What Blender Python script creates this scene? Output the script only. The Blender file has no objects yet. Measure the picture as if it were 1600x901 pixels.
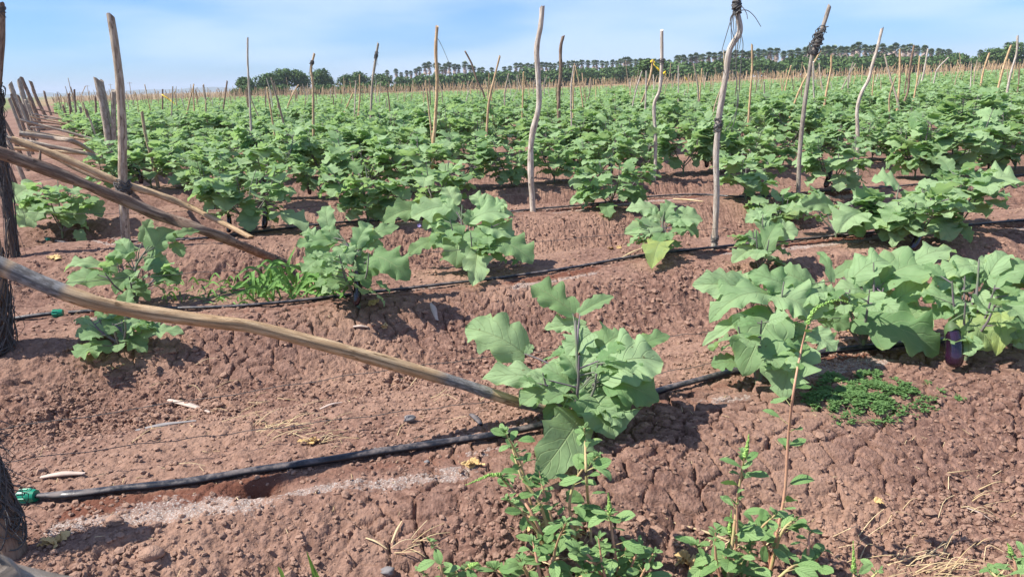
import bpy, math, random
import numpy as np
from mathutils import Vector

# ------------------------------------------------------------------ camera, sky, sun, exposure
S = bpy.context.scene
FPX, CH = 1200.0, 1.3
PITCH, ROLL = math.atan(320 / FPX), math.radians(1.57)
fw = np.array([0, math.cos(PITCH), -math.sin(PITCH)])
r0 = np.array([1.0, 0, 0]); u0 = np.cross(r0, fw)
rt = math.cos(ROLL) * r0 - math.sin(ROLL) * u0
up = np.cross(rt, fw)
CAM = np.array([0, 0, CH])
cd = bpy.data.cameras.new('camera'); cam = bpy.data.objects.new('camera', cd); S.collection.objects.link(cam)
from mathutils import Matrix
cam.matrix_world = Matrix(((rt[0], up[0], -fw[0], 0), (rt[1], up[1], -fw[1], 0), (rt[2], up[2], -fw[2], CH), (0, 0, 0, 1)))
cd.lens = 27.0; cd.sensor_width = 36.0; cd.clip_start = 0.05; cd.clip_end = 20000
cd.dof.use_dof = True; cd.dof.focus_distance = 5.0; cd.dof.aperture_fstop = 20
S.camera = cam

SUN_AZ_VEC = np.array([-0.95, -0.14])     # horizontal direction towards the sun
SUN_EL = math.radians(51)
SUN_STRENGTH, SKY_STRENGTH = 4.9, 0.105
S.view_settings.view_transform = 'Standard'; S.view_settings.look = 'None'
S.view_settings.exposure = 0.80; S.view_settings.gamma = 1

w = bpy.data.worlds.new('World'); S.world = w; w.use_nodes = True
nt = w.node_tree; nt.nodes.clear()
out = nt.nodes.new('ShaderNodeOutputWorld'); bg = nt.nodes.new('ShaderNodeBackground')
sky = nt.nodes.new('ShaderNodeTexSky'); sky.sky_type = 'NISHITA'; sky.sun_disc = False
sky.sun_elevation = SUN_EL; sky.sun_rotation = math.atan2(SUN_AZ_VEC[0], SUN_AZ_VEC[1])
sky.air_density = 1.0; sky.dust_density = 0.3; sky.ozone_density = 2.0; sky.altitude = 50
tc = nt.nodes.new('ShaderNodeTexCoord'); mp = nt.nodes.new('ShaderNodeMapping')
mp.inputs['Scale'].default_value = (1.1, 1.1, 5.5); mp.inputs['Rotation'].default_value = (0.12, 0.16, 0.5)
nz = nt.nodes.new('ShaderNodeTexNoise'); nz.inputs['Scale'].default_value = 2.6; nz.inputs['Detail'].default_value = 5; nz.inputs['Roughness'].default_value = 0.42
cr = nt.nodes.new('ShaderNodeMapRange'); cr.interpolation_type = 'SMOOTHSTEP'
cr.inputs['From Min'].default_value = 0.38; cr.inputs['From Max'].default_value = 0.60; cr.inputs['To Min'].default_value = 0.0; cr.inputs['To Max'].default_value = 0.50
mx = nt.nodes.new('ShaderNodeMix'); mx.data_type = 'RGBA'; mx.inputs[7].default_value = (4.7, 5.5, 6.6, 1)
hs = nt.nodes.new('ShaderNodeMix'); hs.data_type = 'RGBA'; hs.blend_type = 'MULTIPLY'; hs.inputs[0].default_value = 1.0; hs.inputs[7].default_value = (0.35, 0.57, 0.95, 1)
L = nt.links.new
L(tc.outputs['Generated'], mp.inputs['Vector']); L(mp.outputs[0], nz.inputs['Vector']); L(nz.outputs['Fac'], cr.inputs['Value'])
L(sky.outputs[0], hs.inputs[6]); L(hs.outputs[2], mx.inputs[6]); L(cr.outputs[0], mx.inputs[0]); L(mx.outputs[2], bg.inputs[0]); L(bg.outputs[0], out.inputs[0])
bg.inputs[1].default_value = SKY_STRENGTH

sl = bpy.data.lights.new('sun', 'SUN'); sl.energy = SUN_STRENGTH; sl.angle = math.radians(0.55); sl.color = (1, 0.955, 0.88)
so = bpy.data.objects.new('sun', sl); S.collection.objects.link(so)
sd = Vector((SUN_AZ_VEC[0], SUN_AZ_VEC[1], 0)).normalized() * math.cos(SUN_EL); sd.z = math.sin(SUN_EL)
so.rotation_euler = sd.to_track_quat('Z', 'Y').to_euler(); so.location = (-20, 10, 30)
S.cycles.max_bounces = 6; S.cycles.diffuse_bounces = 3; S.cycles.glossy_bounces = 2; S.cycles.transmission_bounces = 3
S.cycles.transparent_max_bounces = 6; S.cycles.volume_bounces = 0; S.cycles.caustics_reflective = False; S.cycles.caustics_refractive = False

# ------------------------------------------------------------------ numeric helpers
RNG = np.random.default_rng(7)
def ray(px, py): return fw + rt * (px - 800) / FPX - up * (py - 450.5) / FPX
def at_depth(px, py, d): return CAM + ray(px, py) * d
def depth(p): return float((np.asarray(p) - CAM) @ fw)
def proj(p):
    q = np.asarray(p) - CAM; z = q @ fw
    return np.array([800 + FPX * (q @ rt) / z, 450.5 - FPX * (q @ up) / z])
def unit(v):
    v = np.asarray(v, float); return v / (np.linalg.norm(v, axis=-1, keepdims=True) + 1e-12)

def hsh(i, j, s):
    i = i.astype(np.int64).astype(np.uint32); j = j.astype(np.int64).astype(np.uint32)
    h = i * np.uint32(374761393) + j * np.uint32(668265263) + np.uint32(s * 2246822519 % 4294967296)
    h = (h ^ (h >> np.uint32(13))) * np.uint32(1274126177); h ^= h >> np.uint32(16)
    h = h * np.uint32(2654435761); h ^= h >> np.uint32(15)
    return h.astype(np.float64) / 4294967296.0
def vnoise(x, y, s=0):
    xi, yi = np.floor(x), np.floor(y); fx, fy = x - xi, y - yi
    fx = fx * fx * (3 - 2 * fx); fy = fy * fy * (3 - 2 * fy)
    a = hsh(xi, yi, s); b = hsh(xi + 1, yi, s); c = hsh(xi, yi + 1, s); d = hsh(xi + 1, yi + 1, s)
    return (a * (1 - fx) + b * fx) * (1 - fy) + (c * (1 - fx) + d * fx) * fy
def fbm(x, y, s=0, o=4):
    r = 0; a = 0.5
    for k in range(o): r = r + a * vnoise(x, y, s + k); x = x * 2.03 + 5.1; y = y * 2.03 + 1.7; a *= 0.5
    return r
def voro(x, y, s=0, tilt=False):
    xi, yi = np.floor(x), np.floor(y)
    f1 = np.full(x.shape, 9.0); f2 = np.full(x.shape, 9.0); idv = np.zeros(x.shape); tl = np.zeros(x.shape)
    for dx in (-1, 0, 1):
        for dy in (-1, 0, 1):
            cx, cy = xi + dx, yi + dy
            px_ = cx + hsh(cx, cy, s); py_ = cy + hsh(cx, cy, s + 11)
            d = np.hypot(x - px_, y - py_); c = hsh(cx, cy, s + 23)
            n = d < f1
            f2 = np.where(n, f1, np.minimum(f2, d)); idv = np.where(n, c, idv); f1 = np.where(n, d, f1)
            if tilt: tl = np.where(n, (x - px_) * (hsh(cx, cy, s + 31) - .5) + (y - py_) * (hsh(cx, cy, s + 37) - .5), tl)
    return (f1, f2, idv, tl) if tilt else (f1, f2, idv)
def sstep(a, b, x):
    t = np.clip((x - a) / (b - a), 0, 1); return t * t * (3 - 2 * t)

# ------------------------------------------------------------------ terrain
TANR = 0.325
CENT = np.concatenate([[-2.0, 0.4, 2.85, 5.3, 8.0, 10.1], 10.1 + 2.4 * np.arange(1, 80)])
def vrow(x, y): return y - TANR * x
def phase(x, y): return np.interp(vrow(x, y), CENT, np.arange(len(CENT)) - 2.0)   # row 1 -> 0, row 2 -> 1 ...
def endx(y): return -0.35 - 0.575 * y
def macro(x, y):
    x = np.asarray(x, float); y = np.asarray(y, float)
    p = phase(x, y); fr = np.abs(p - np.round(p))
    inside = sstep(-0.9, 0.3, x - endx(y))
    bed = -0.26 * sstep(0.15, 0.43, fr + 0.05 * (vnoise(x * 1.3, y * 1.3, 3) - 0.5)) * inside - 0.08 * (1 - inside)
    bed = bed * (1 - sstep(60, 110, y))
    rise = 0.019 * np.log1p(np.exp(np.clip((x - 12) / 4.0, -30, 30))) * 4.0
    rise = 1.1 * np.tanh(rise / 1.1) * sstep(12, 50, y)
    return bed + rise + 0.05 * (fbm(x * 0.9, y * 0.9, 40, 3) - 0.45)
def crackmask(x, y):
    p = phase(x, y) + 0.12 * (vnoise(x * 2.2, y * 2.2, 77) - 0.5)
    m1 = sstep(-0.6, -0.2, x + 0.5 * (vnoise(x * 2, y * 2, 5) - 0.5)) * sstep(-0.40, -0.28, p) * (1 - sstep(-0.03, 0.06, p))
    m2 = sstep(0.55, 0.7, p) * (1 - sstep(0.86, 0.95, p)) * sstep(0.45, 0.6, vnoise(x * 1.1 + 9, y * 1.1, 8))
    return np.clip(m1 * sstep(0.15, 0.28, vnoise(x * 1.8 + 3, y * 1.8, 6)) + 0.8 * m2, 0, 1)
def roughmask(x, y):
    p = phase(x, y); fr = p - np.round(p)
    r = 0.35 + 0.75 * sstep(0.12, 0.26, np.abs(fr)) * (1 - 0.75 * sstep(0.05, 0.2, fr) * (1 - sstep(0.46, 0.5, fr)) )
    return np.clip(r * (0.35 + 1.3 * fbm(x * 1.7, y * 1.7, 15, 3)), 0.08, 1.3)
def micro(x, y):
    cm = crackmask(x, y); rm = roughmask(x, y) * (1 - 0.93 * cm)
    wx = x + 0.035 * (fbm(x * 7, y * 7, 50, 3) - 0.5) + 0.010 * (vnoise(x * 40, y * 40, 52) - 0.5); wy = y + 0.035 * (fbm(x * 7, y * 7, 51, 3) - 0.5) + 0.010 * (vnoise(x * 40, y * 40, 53) - 0.5)
    h = 0.030 * (fbm(x * 4.5, y * 4.5, 58, 3) - 0.45) * (0.4 + rm) + (0.018 * (fbm(x * 11, y * 11, 60, 4) - 0.47) + 0.013 * (fbm(x * 34, y * 34, 61, 3) - 0.44) * (0.35 + rm)) * (1 - 0.75 * cm)
    big = sstep(0.42, 0.62, vnoise(x * 3.3, y * 3.3, 66))      # places where larger clods gather
    for sc, am, sd_, g_ in ((8, 0.026, 31, big), (17, 0.018, 32, 0.5 + 0.5 * big), (36, 0.012, 33, 1.0), (75, 0.006, 34, 1.0)):
        f1, f2, c, tl = voro(wx * sc, wy * sc, sd_, True)
        h = h + am * rm * g_ * ((c - 0.35) * sstep(0.0, 0.10, f2 - f1) + 1.5 * tl - 0.35 * (1 - sstep(0.0, 0.14, f2 - f1)))
    f1, f2, c, tl = voro(wx * 9.5, wy * 15, 35, True)
    e = f2 - f1; deep = 0.6 + 0.4 * sstep(0.3, 0.55, vnoise(x * 6, y * 6, 71))
    h = h - cm * 0.048 * deep * (1 - sstep(0.03, 0.10, e)) + cm * (0.012 * (c - 0.5) + 0.014 * tl)
    f1, f2, c, tl = voro(wx * 21, wy * 32, 36, True)
    h = h - cm * 0.012 * (1 - sstep(0.015, 0.08, f2 - f1)) * sstep(0.45, 0.6, vnoise(x * 4, y * 4, 70)) + cm * 0.005 * tl
    # the wash-out hole under the hose
    q = G_HOLE
    h = h - 0.09 * np.exp(-(((x - q[0]) / 0.07) ** 2 + ((y - q[1]) / 0.035) ** 2))
    return h
G_HOLE = (-0.9, 2.36)
def ground(px, py, z=None):
    d = ray(px, py)
    if z is not None:
        return CAM + d * ((z - CH) / d[2])
    t = (-0.3 - CH) / d[2] if d[2] < 0 else 500
    t0 = 0.3
    for k in range(400):
        tt = t0 + (t - t0) * k / 399
        p = CAM + d * tt
        if p[2] < float(macro(p[0], p[1])): break
    lo, hi = t0 + (t - t0) * (k - 1) / 399, tt
    for _ in range(20):
        m = (lo + hi) / 2; p = CAM + d * m
        if p[2] < float(macro(p[0], p[1])): hi = m
        else: lo = m
    return CAM + d * hi
def gz(x, y): return float(macro(x, y))
def gzm(x, y):
    a = np.array([float(x)]); b = np.array([float(y)]); return float(macro(a, b)[0] + micro(a, b)[0])
_h = ground(402, 764); G_HOLE = (_h[0], _h[1])

# ------------------------------------------------------------------ mesh collecting
class MB:
    def __init__(s): s.V = []; s.Q = []; s.T = []; s.UV = []; s.A = []; s.n = 0
    def add(s, v, q=None, t=None, uv=None, a=(0, 0)):
        v = np.asarray(v, float).reshape(-1, 3); k = len(v)
        s.V.append(v)
        if q is not None and len(q): s.Q.append(np.asarray(q, np.int64).reshape(-1, 4) + s.n)
        if t is not None and len(t): s.T.append(np.asarray(t, np.int64).reshape(-1, 3) + s.n)
        s.UV.append(np.zeros((k, 2)) if uv is None else np.asarray(uv, float).reshape(-1, 2))
        s.A.append(np.broadcast_to(np.asarray(a, float), (k, 2)))
        s.n += k
    def build(s, name, mat, parent=None, origin=None, smooth=True):
        me = bpy.data.meshes.new(name)
        V = np.concatenate(s.V); org = np.zeros(3) if origin is None else np.asarray(origin, float)
        Q = np.concatenate(s.Q) if s.Q else np.zeros((0, 4), int); T = np.concatenate(s.T) if s.T else np.zeros((0, 3), int)
        loops = np.concatenate([Q.ravel(), T.ravel()]); nf = len(Q) + len(T)
        me.vertices.add(len(V)); me.vertices.foreach_set('co', (V - org).astype(np.float32).ravel())
        me.loops.add(len(loops)); me.loops.foreach_set('vertex_index', loops.astype(np.int32))
        st = np.concatenate([np.arange(len(Q)) * 4, len(Q) * 4 + np.arange(len(T)) * 3]).astype(np.int32)
        me.polygons.add(nf); me.polygons.foreach_set('loop_start', st)
        me.update(calc_edges=True)
        me.polygons.foreach_set('use_smooth', np.full(nf, smooth, bool))
        uvl = me.uv_layers.new(name='UVMap'); UV = np.concatenate(s.UV)
        uvl.data.foreach_set('uv', UV[loops].astype(np.float32).ravel())
        A = np.concatenate(s.A)
        for i, nm in enumerate(('ca', 'cb')):
            at = me.attributes.new(nm, 'FLOAT', 'POINT'); at.data.foreach_set('value', np.ascontiguousarray(A[:, i], np.float32))
        me.materials.append(mat)
        o = bpy.data.objects.new(name, me); S.collection.objects.link(o)
        if parent is not None:
            o.parent = parent
        else:
            o.location = org
        return o
def tag(o, label=None, cat=None, group=None, kind=None):
    if label: o['label'] = label
    if cat: o['category'] = cat
    if group: o['group'] = group
    if kind: o['kind'] = kind
    return o
def empty(name, loc, label, cat, group=None):
    e = bpy.data.objects.new(name, None); S.collection.objects.link(e); e.location = loc; e.empty_display_size = 0.1
    return tag(e, label, cat, group)
def copy_tree(o, parent=None):
    c = o.copy(); S.collection.objects.link(c); c.parent = parent
    for ch in [x for x in KIDS.get(o.name, ())]: copy_tree(ch, c)
    return c
KIDS = {}
def kid(parent, o): KIDS.setdefault(parent.name, []).append(o); return o

def spline(pts, rad, n):
    pts = np.asarray(pts, float); rad = np.asarray(rad, float)
    if len(pts) == 2:
        t = np.linspace(0, 1, n)[:, None]; return pts[0] * (1 - t) + pts[1] * t, rad[0] + (rad[-1] - rad[0]) * t[:, 0]
    P = np.vstack([2 * pts[0] - pts[1], pts, 2 * pts[-1] - pts[-2]])
    u = np.linspace(0, len(pts) - 1, n); i = np.minimum(u.astype(int), len(pts) - 2); f = (u - i)[:, None]
    a, b, c, d = P[i], P[i + 1], P[i + 2], P[i + 3]
    o = 0.5 * (2 * b + (c - a) * f + (2 * a - 5 * b + 4 * c - d) * f ** 2 + (3 * b - a - 3 * c + d) * f ** 3)
    return o, np.interp(u, np.arange(len(rad)), rad)
def tube(mb, pts, rad, sides=8, n=None, knob=0.0, seed=0, flat=1.0, bark=None, cb=0.0, caps=True):
    """tapered tube along points; knob = uneven radius; bark = list of (from, to) stretches 0..1"""
    if np.isscalar(rad): rad = [rad, rad]
    if len(rad) != len(pts): rad = np.interp(np.linspace(0, 1, len(pts)), np.linspace(0, 1, len(rad)), rad)
    n = n or max(2, 4 * (len(pts) - 1) + 1)
    P, R = spline(pts, rad, n)
    T = unit(np.gradient(P, axis=0))
    ref = np.array([0, 0, 1.0]) if abs(T[0][2]) < 0.9 else np.array([0, 1.0, 0])
    X = unit(np.cross(T, ref)); Y = np.cross(T, X)
    an = np.arange(sides) / sides * 2 * math.pi
    ln = np.concatenate([[0], np.cumsum(np.linalg.norm(np.diff(P, axis=0), axis=1))])
    k = np.ones((n, sides))
    if knob:
        k = 1 + knob * 2 * (vnoise(np.cos(an)[None, :] * 1.2 + ln[:, None] * 3 + seed * 3.7, np.sin(an)[None, :] * 1.2 + ln[:, None] * 7 + 40 + seed, 9) - 0.5) \
            + knob * 1.4 * (vnoise(ln * 9 + seed, ln * 0 + seed, 12) - 0.5)[:, None]
    V = P[:, None, :] + (R[:, None] * k)[..., None] * (np.cos(an)[None, :, None] * X[:, None, :] + flat * np.sin(an)[None, :, None] * Y[:, None, :])
    if caps and knob > 0.055 and sides > 6: V[-1] = V[-1] + T[-1] * (R[-1] * 0.7 * (np.sin(an + seed) + 0.9 * vnoise(an * 2.1, an * 0 + seed, 77)))[:, None]
    uv = np.stack(np.broadcast_arrays(an[None, :] / (2 * math.pi), ln[:, None]), -1)
    tt = np.linspace(0, 1, n); bk = np.zeros(n)
    for a_, b_ in (bark or []): bk = np.maximum(bk, sstep(a_ - 0.004, a_ + 0.004, tt) * (1 - sstep(b_ - 0.004, b_ + 0.004, tt)))
    A = np.stack([np.repeat(bk, sides), np.full(n * sides, cb)], -1)
    i = np.arange(n - 1)[:, None] * sides; j = np.arange(sides)[None, :]; j2 = (j + 1) % sides
    q = np.stack([i + j, i + j2, i + sides + j2, i + sides + j], -1).reshape(-1, 4)
    mb.add(V, q, uv=uv, a=A)
    if caps:
        for e, s_ in ((0, 1), (n - 1, -1)):
            c = P[e] ; ring = V[e]
            vv = np.vstack([ring, c[None] + T[e] * (-s_) * R[e] * 0.12]); t = [[sides, (a2 + 1) % sides, a2] if s_ > 0 else [sides, a2, (a2 + 1) % sides] for a2 in range(sides)]
            mb.add(vv, None, t, uv=np.zeros((sides + 1, 2)) + [0.3, 0.1], a=(0, cb + 0.0))
    return P, R
def leaves(mb, P0, P1, N, W, sag, fold, wave, ph, ca, cb, nu, nv, lob=0.13, tip=0.74):
    P0, P1, N = [np.atleast_2d(np.asarray(a, float)) for a in (P0, P1, N)]; n = len(P0)
    f = lambda a: np.broadcast_to(np.asarray(a, float), (n,))[:, None, None]
    W, sag, fold, wave, ph, ca_, cb_, lob = map(f, (W, sag, fold, wave, ph, ca, cb, lob))
    ax = P1 - P0; Ln = np.linalg.norm(ax, axis=1)[:, None, None]; ax = unit(ax)
    X = unit(np.cross(ax, N)); N = np.cross(X, ax)
    t = (np.linspace(0, 1, nu + 1) ** 1.0)[None, :, None]; s = np.linspace(-1, 1, nv + 1)[None, None, :]
    sg = np.sign(s)
    w0 = (t + 0.015) ** 0.42 * (1.0 - t) ** tip / 0.46 if tip < .9 else (t + 0.01) ** 0.75 * (1.0 - t) ** tip / 0.315
    fq = 3.4 + 0.55 * np.sin(ph * 5.0)
    wd = w0 * (1 + lob * np.cos(2 * math.pi * fq * t + ph + sg * 0.9) * np.sin(math.pi * np.clip(t, 0, 1)) + 0.3 * lob * np.cos(2 * math.pi * 7.3 * t + 2 * ph - sg))
    lat = s * wd * W * 0.5
    al = t * Ln + 0.10 * Ln * np.abs(s) ** 1.4 * np.sin(math.pi * t) - 0.05 * Ln * np.abs(s) * np.exp(-(t / 0.12) ** 2)
    wv = wave * W * np.abs(s) ** 1.8 * np.sin(2 * math.pi * 3.1 * t + ph * 2 + sg * 1.3) * np.sin(math.pi * np.clip(t * 0.9 + 0.08, 0, 1)) + 0.5 * wave * W * np.abs(s) ** 2 * np.sin(2 * math.pi * 1.3 * t + ph * 3 + sg)
    ht = sag * 4 * t * (1 - t) * Ln + fold * np.abs(lat) * (1 - 0.55 * np.abs(s)) + wv
    V = P0[:, None, None, :] + ax[:, None, None, :] * al[..., None] + X[:, None, None, :] * lat[..., None] + N[:, None, None, :] * ht[..., None]
    m = (nu + 1) * (nv + 1)
    i = np.arange(nu)[:, None] * (nv + 1); j = np.arange(nv)[None, :]
    q = np.stack([i + j, i + j + 1, i + nv + 2 + j, i + nv + 1 + j], -1).reshape(1, -1, 4) + (np.arange(n) * m)[:, None, None]
    uv = np.broadcast_to(np.stack(np.broadcast_arrays(s / 2 + 0.5, t), -1), (n, nu + 1, nv + 1, 2))
    A = np.stack([np.broadcast_to(ca_, (n, nu + 1, nv + 1)), np.broadcast_to(cb_, (n, nu + 1, nv + 1))], -1)
    mb.add(V, q.reshape(-1, 4), uv=uv, a=A.reshape(-1, 2))

# ------------------------------------------------------------------ materials
class NT:
    def __init__(s, name, rough=0.8, spec=0.3):
        s.m = bpy.data.materials.new(name); s.m.use_nodes = True; s.t = s.m.node_tree
        s.b = s.t.nodes['Principled BSDF']; s.o = s.t.nodes['Material Output']
        s.b.inputs['Roughness'].default_value = rough; s.b.inputs['Specular IOR Level'].default_value = spec
    def n(s, ty, **k):
        d = s.t.nodes.new(ty)
        for a, b in k.items():
            if a in d.inputs: d.inputs[a].default_value = b
            else: setattr(d, a, b)
        return d
    def l(s, a, b): s.t.links.new(a, b)
    def val(s, x, sock):
        if isinstance(x, (int, float)): sock.default_value = x
        else: s.l(x, sock)
    def math(s, op, a, b=0.0, c=None):
        d = s.t.nodes.new('ShaderNodeMath'); d.operation = op; s.val(a, d.inputs[0]); s.val(b, d.inputs[1])
        if c is not None: s.val(c, d.inputs[2])
        return d.outputs[0]
    def mix(s, f, a, b):
        d = s.t.nodes.new('ShaderNodeMix'); d.data_type = 'RGBA'; s.val(f, d.inputs[0])
        for x, k in ((a, 6), (b, 7)):
            if isinstance(x, tuple): d.inputs[k].default_value = (*x, 1)
            else: s.l(x, d.inputs[k])
        return d.outputs[2]
    def rng(s, x, a, b, c=0.0, d_=1.0, smooth=True):
        d = s.t.nodes.new('ShaderNodeMapRange'); d.interpolation_type = 'SMOOTHSTEP' if smooth else 'LINEAR'
        s.l(x, d.inputs[0]); d.inputs[1].default_value = a; d.inputs[2].default_value = b; d.inputs[3].default_value = c; d.inputs[4].default_value = d_
        return d.outputs[0]
    def noise(s, vec, sc, det=4, rough=0.55):
        d = s.n('ShaderNodeTexNoise', Scale=sc, Detail=det, Roughness=rough); s.l(vec, d.inputs['Vector']); return d.outputs['Fac']
    def attr(s, nm): return s.n('ShaderNodeAttribute', attribute_name=nm).outputs['Fac']
    def bump(s, h, st, dist):
        d = s.n('ShaderNodeBump', Strength=st, Distance=dist); s.l(h, d.inputs['Height']); s.l(d.outputs[0], s.b.inputs['Normal']); return d
    def col(s, c): 
        if isinstance(c, tuple): s.b.inputs['Base Color'].default_value = (*c, 1)
        else: s.l(c, s.b.inputs['Base Color'])

def leaf_mat(name, c_lo, c_hi, c_yel, c_back, vein, transl=(0.22, 0.40, 0.07), tf=0.22, bumpd=0.004):
    k = NT(name, 0.68, 0.16)
    uv = k.n('ShaderNodeUVMap').outputs[0]; sp = k.n('ShaderNodeSeparateXYZ'); k.l(uv, sp.inputs[0])
    obj = k.n('ShaderNodeTexCoord').outputs['Object']
    sx = k.math('MULTIPLY', k.math('ABSOLUTE', k.math('SUBTRACT', sp.outputs[0], 0.5)), 2.0)
    mid = k.rng(sx, 0.0, 0.05, 1.0, 0.0)
    vv = k.math('FRACT', k.math('SUBTRACT', k.math('MULTIPLY', sp.outputs[1], 7.0), k.math('MULTIPLY', sx, 1.7)))
    lat = k.rng(k.math('ABSOLUTE', k.math('SUBTRACT', vv, 0.5)), 0.0, 0.09, 1.0, 0.0)
    lat = k.math('MULTIPLY', lat, 0.55)
    veins = k.math('MAXIMUM', mid, lat)
    n1 = k.noise(obj, 9, 3)
    n2 = k.noise(obj, 70, 3)
    a = k.attr('ca'); b = k.attr('cb')
    base = k.mix(k.rng(k.math('ADD', b, k.math('MULTIPLY', k.math('SUBTRACT', n1, 0.5), 0.9)), 0.0, 1.0), c_lo, c_hi)
    base = k.mix(k.math('MULTIPLY', n2, 0.25), base, c_hi)
    yel = k.rng(k.math('ADD', a, k.math('MULTIPLY', k.math('SUBTRACT', n1, 0.55), 0.5)), 0.25, 0.8)
    base = k.mix(yel, base, c_yel)
    base = k.mix(k.math('MULTIPLY', veins, 0.6), base, vein)
    rim = k.rng(k.math('ADD', sx, k.math('MULTIPLY', k.math('SUBTRACT', k.noise(obj, 14, 3), 0.5), 1.5)), 1.02, 1.30)
    base = k.mix(k.math('MULTIPLY', rim, 0.45), base, c_yel)
    gb = k.n('ShaderNodeNewGeometry').outputs['Backfacing']
    base = k.mix(k.math('MULTIPLY', gb, 0.6), base, c_back)
    # small feeding holes and scorched specks
    sp2 = k.rng(k.noise(obj, 38, 1), 0.755, 0.775)
    base = k.mix(k.math('MULTIPLY', sp2, 0.7), base, (0.10, 0.07, 0.03))
    k.col(base)
    hgt = k.math('SUBTRACT', k.math('MULTIPLY', n2, 0.7), k.math('MULTIPLY', veins, 1.0))
    k.bump(hgt, 0.8, bumpd)
    tr = k.n('ShaderNodeBsdfTranslucent'); tr.inputs[0].default_value = (*transl, 1)
    ms = k.n('ShaderNodeMixShader'); ms.inputs[0].default_value = tf
    k.l(k.b.outputs[0], ms.inputs[1]); k.l(tr.outputs[0], ms.inputs[2]); k.l(ms.outputs[0], k.o.inputs[0])
    return k.m
M_LEAF = leaf_mat('eggplant_leaf', (0.130, 0.236, 0.095), (0.335, 0.470, 0.240), (0.42, 0.46, 0.10), (0.22, 0.31, 0.17), (0.38, 0.48, 0.24), (0.40, 0.60, 0.20), 0.40)
M_WEED = leaf_mat('amaranth_leaf', (0.125, 0.235, 0.075), (0.24, 0.37, 0.145), (0.40, 0.42, 0.10), (0.18, 0.30, 0.14), (0.25, 0.42, 0.18))
M_GRASS = leaf_mat('grass_blade', (0.08, 0.20, 0.04), (0.20, 0.38, 0.10), (0.45, 0.42, 0.15), (0.15, 0.28, 0.10), (0.28, 0.42, 0.18))
M_TREE = leaf_mat('tree_foliage', (0.05, 0.105, 0.03), (0.14, 0.22, 0.07), (0.12, 0.14, 0.04), (0.05, 0.09, 0.03), (0.06, 0.10, 0.03), (0.08, 0.14, 0.02), 0.15)
M_PALM = leaf_mat('palm_foliage', (0.08, 0.13, 0.065), (0.26, 0.32, 0.19), (0.20, 0.17, 0.09), (0.07, 0.10, 0.05), (0.08, 0.12, 0.05), (0.08, 0.12, 0.03), 0.12)

def dry_mat(name, c1, c2, tf=0.15):
    k = NT(name, 0.75, 0.2); obj = k.n('ShaderNodeTexCoord').outputs['Object']
    n = k.noise(obj, 45, 4); k.col(k.mix(k.math('ADD', k.math('MULTIPLY', n, 0.6), k.math('MULTIPLY', k.attr('cb'), 0.5)), c1, c2)); k.bump(n, 0.4, 0.004)
    return k.m
M_STRAW = dry_mat('dry_straw', (0.36, 0.24, 0.11), (0.70, 0.56, 0.34))
M_DRYLEAF = dry_mat('dry_leaf', (0.36, 0.22, 0.08), (0.66, 0.47, 0.22))
M_CHIP = dry_mat('weathered_chip', (0.30, 0.21, 0.16), (0.62, 0.50, 0.42))
M_GREYCHIP = dry_mat('grey_chip', (0.13, 0.12, 0.12), (0.36, 0.33, 0.31))

def stem_mat(name, c1, c2, c3=None):
    k = NT(name, 0.6, 0.3); obj = k.n('ShaderNodeTexCoord').outputs['Object']
    n = k.noise(obj, 22, 3); k.col(k.mix(k.rng(k.math('ADD', k.math('MULTIPLY', n, 0.8), k.math('MULTIPLY', k.attr('cb'), 0.6)), 0.3, 0.9), c1, c2)); k.bump(k.noise(obj, 150, 2), 0.3, 0.002)
    return k.m
M_STEM = stem_mat('eggplant_stem', (0.15, 0.22, 0.09), (0.17, 0.12, 0.15))
M_WSTEM = stem_mat('amaranth_stem', (0.38, 0.38, 0.15), (0.55, 0.30, 0.19))
M_SPIKE = stem_mat('amaranth_spike', (0.16, 0.30, 0.06), (0.30, 0.46, 0.12))
M_PETAL = stem_mat('eggplant_flower', (0.32, 0.24, 0.50), (0.45, 0.36, 0.62))
M_CALYX = stem_mat('eggplant_calyx', (0.07, 0.12, 0.04), (0.12, 0.10, 0.08))
k = NT('eggplant_skin', 0.22, 0.6); obj = k.n('ShaderNodeTexCoord').outputs['Object']
k.col(k.mix(k.rng(k.noise(obj, 18, 2), 0.3, 0.8), (0.008, 0.003, 0.009), (0.030, 0.007, 0.024))); k.b.inputs['Coat Weight'].default_value = 0.3; k.bump(k.noise(obj, 40, 2), 0.12, 0.004)
M_FRUIT = k.m

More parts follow.
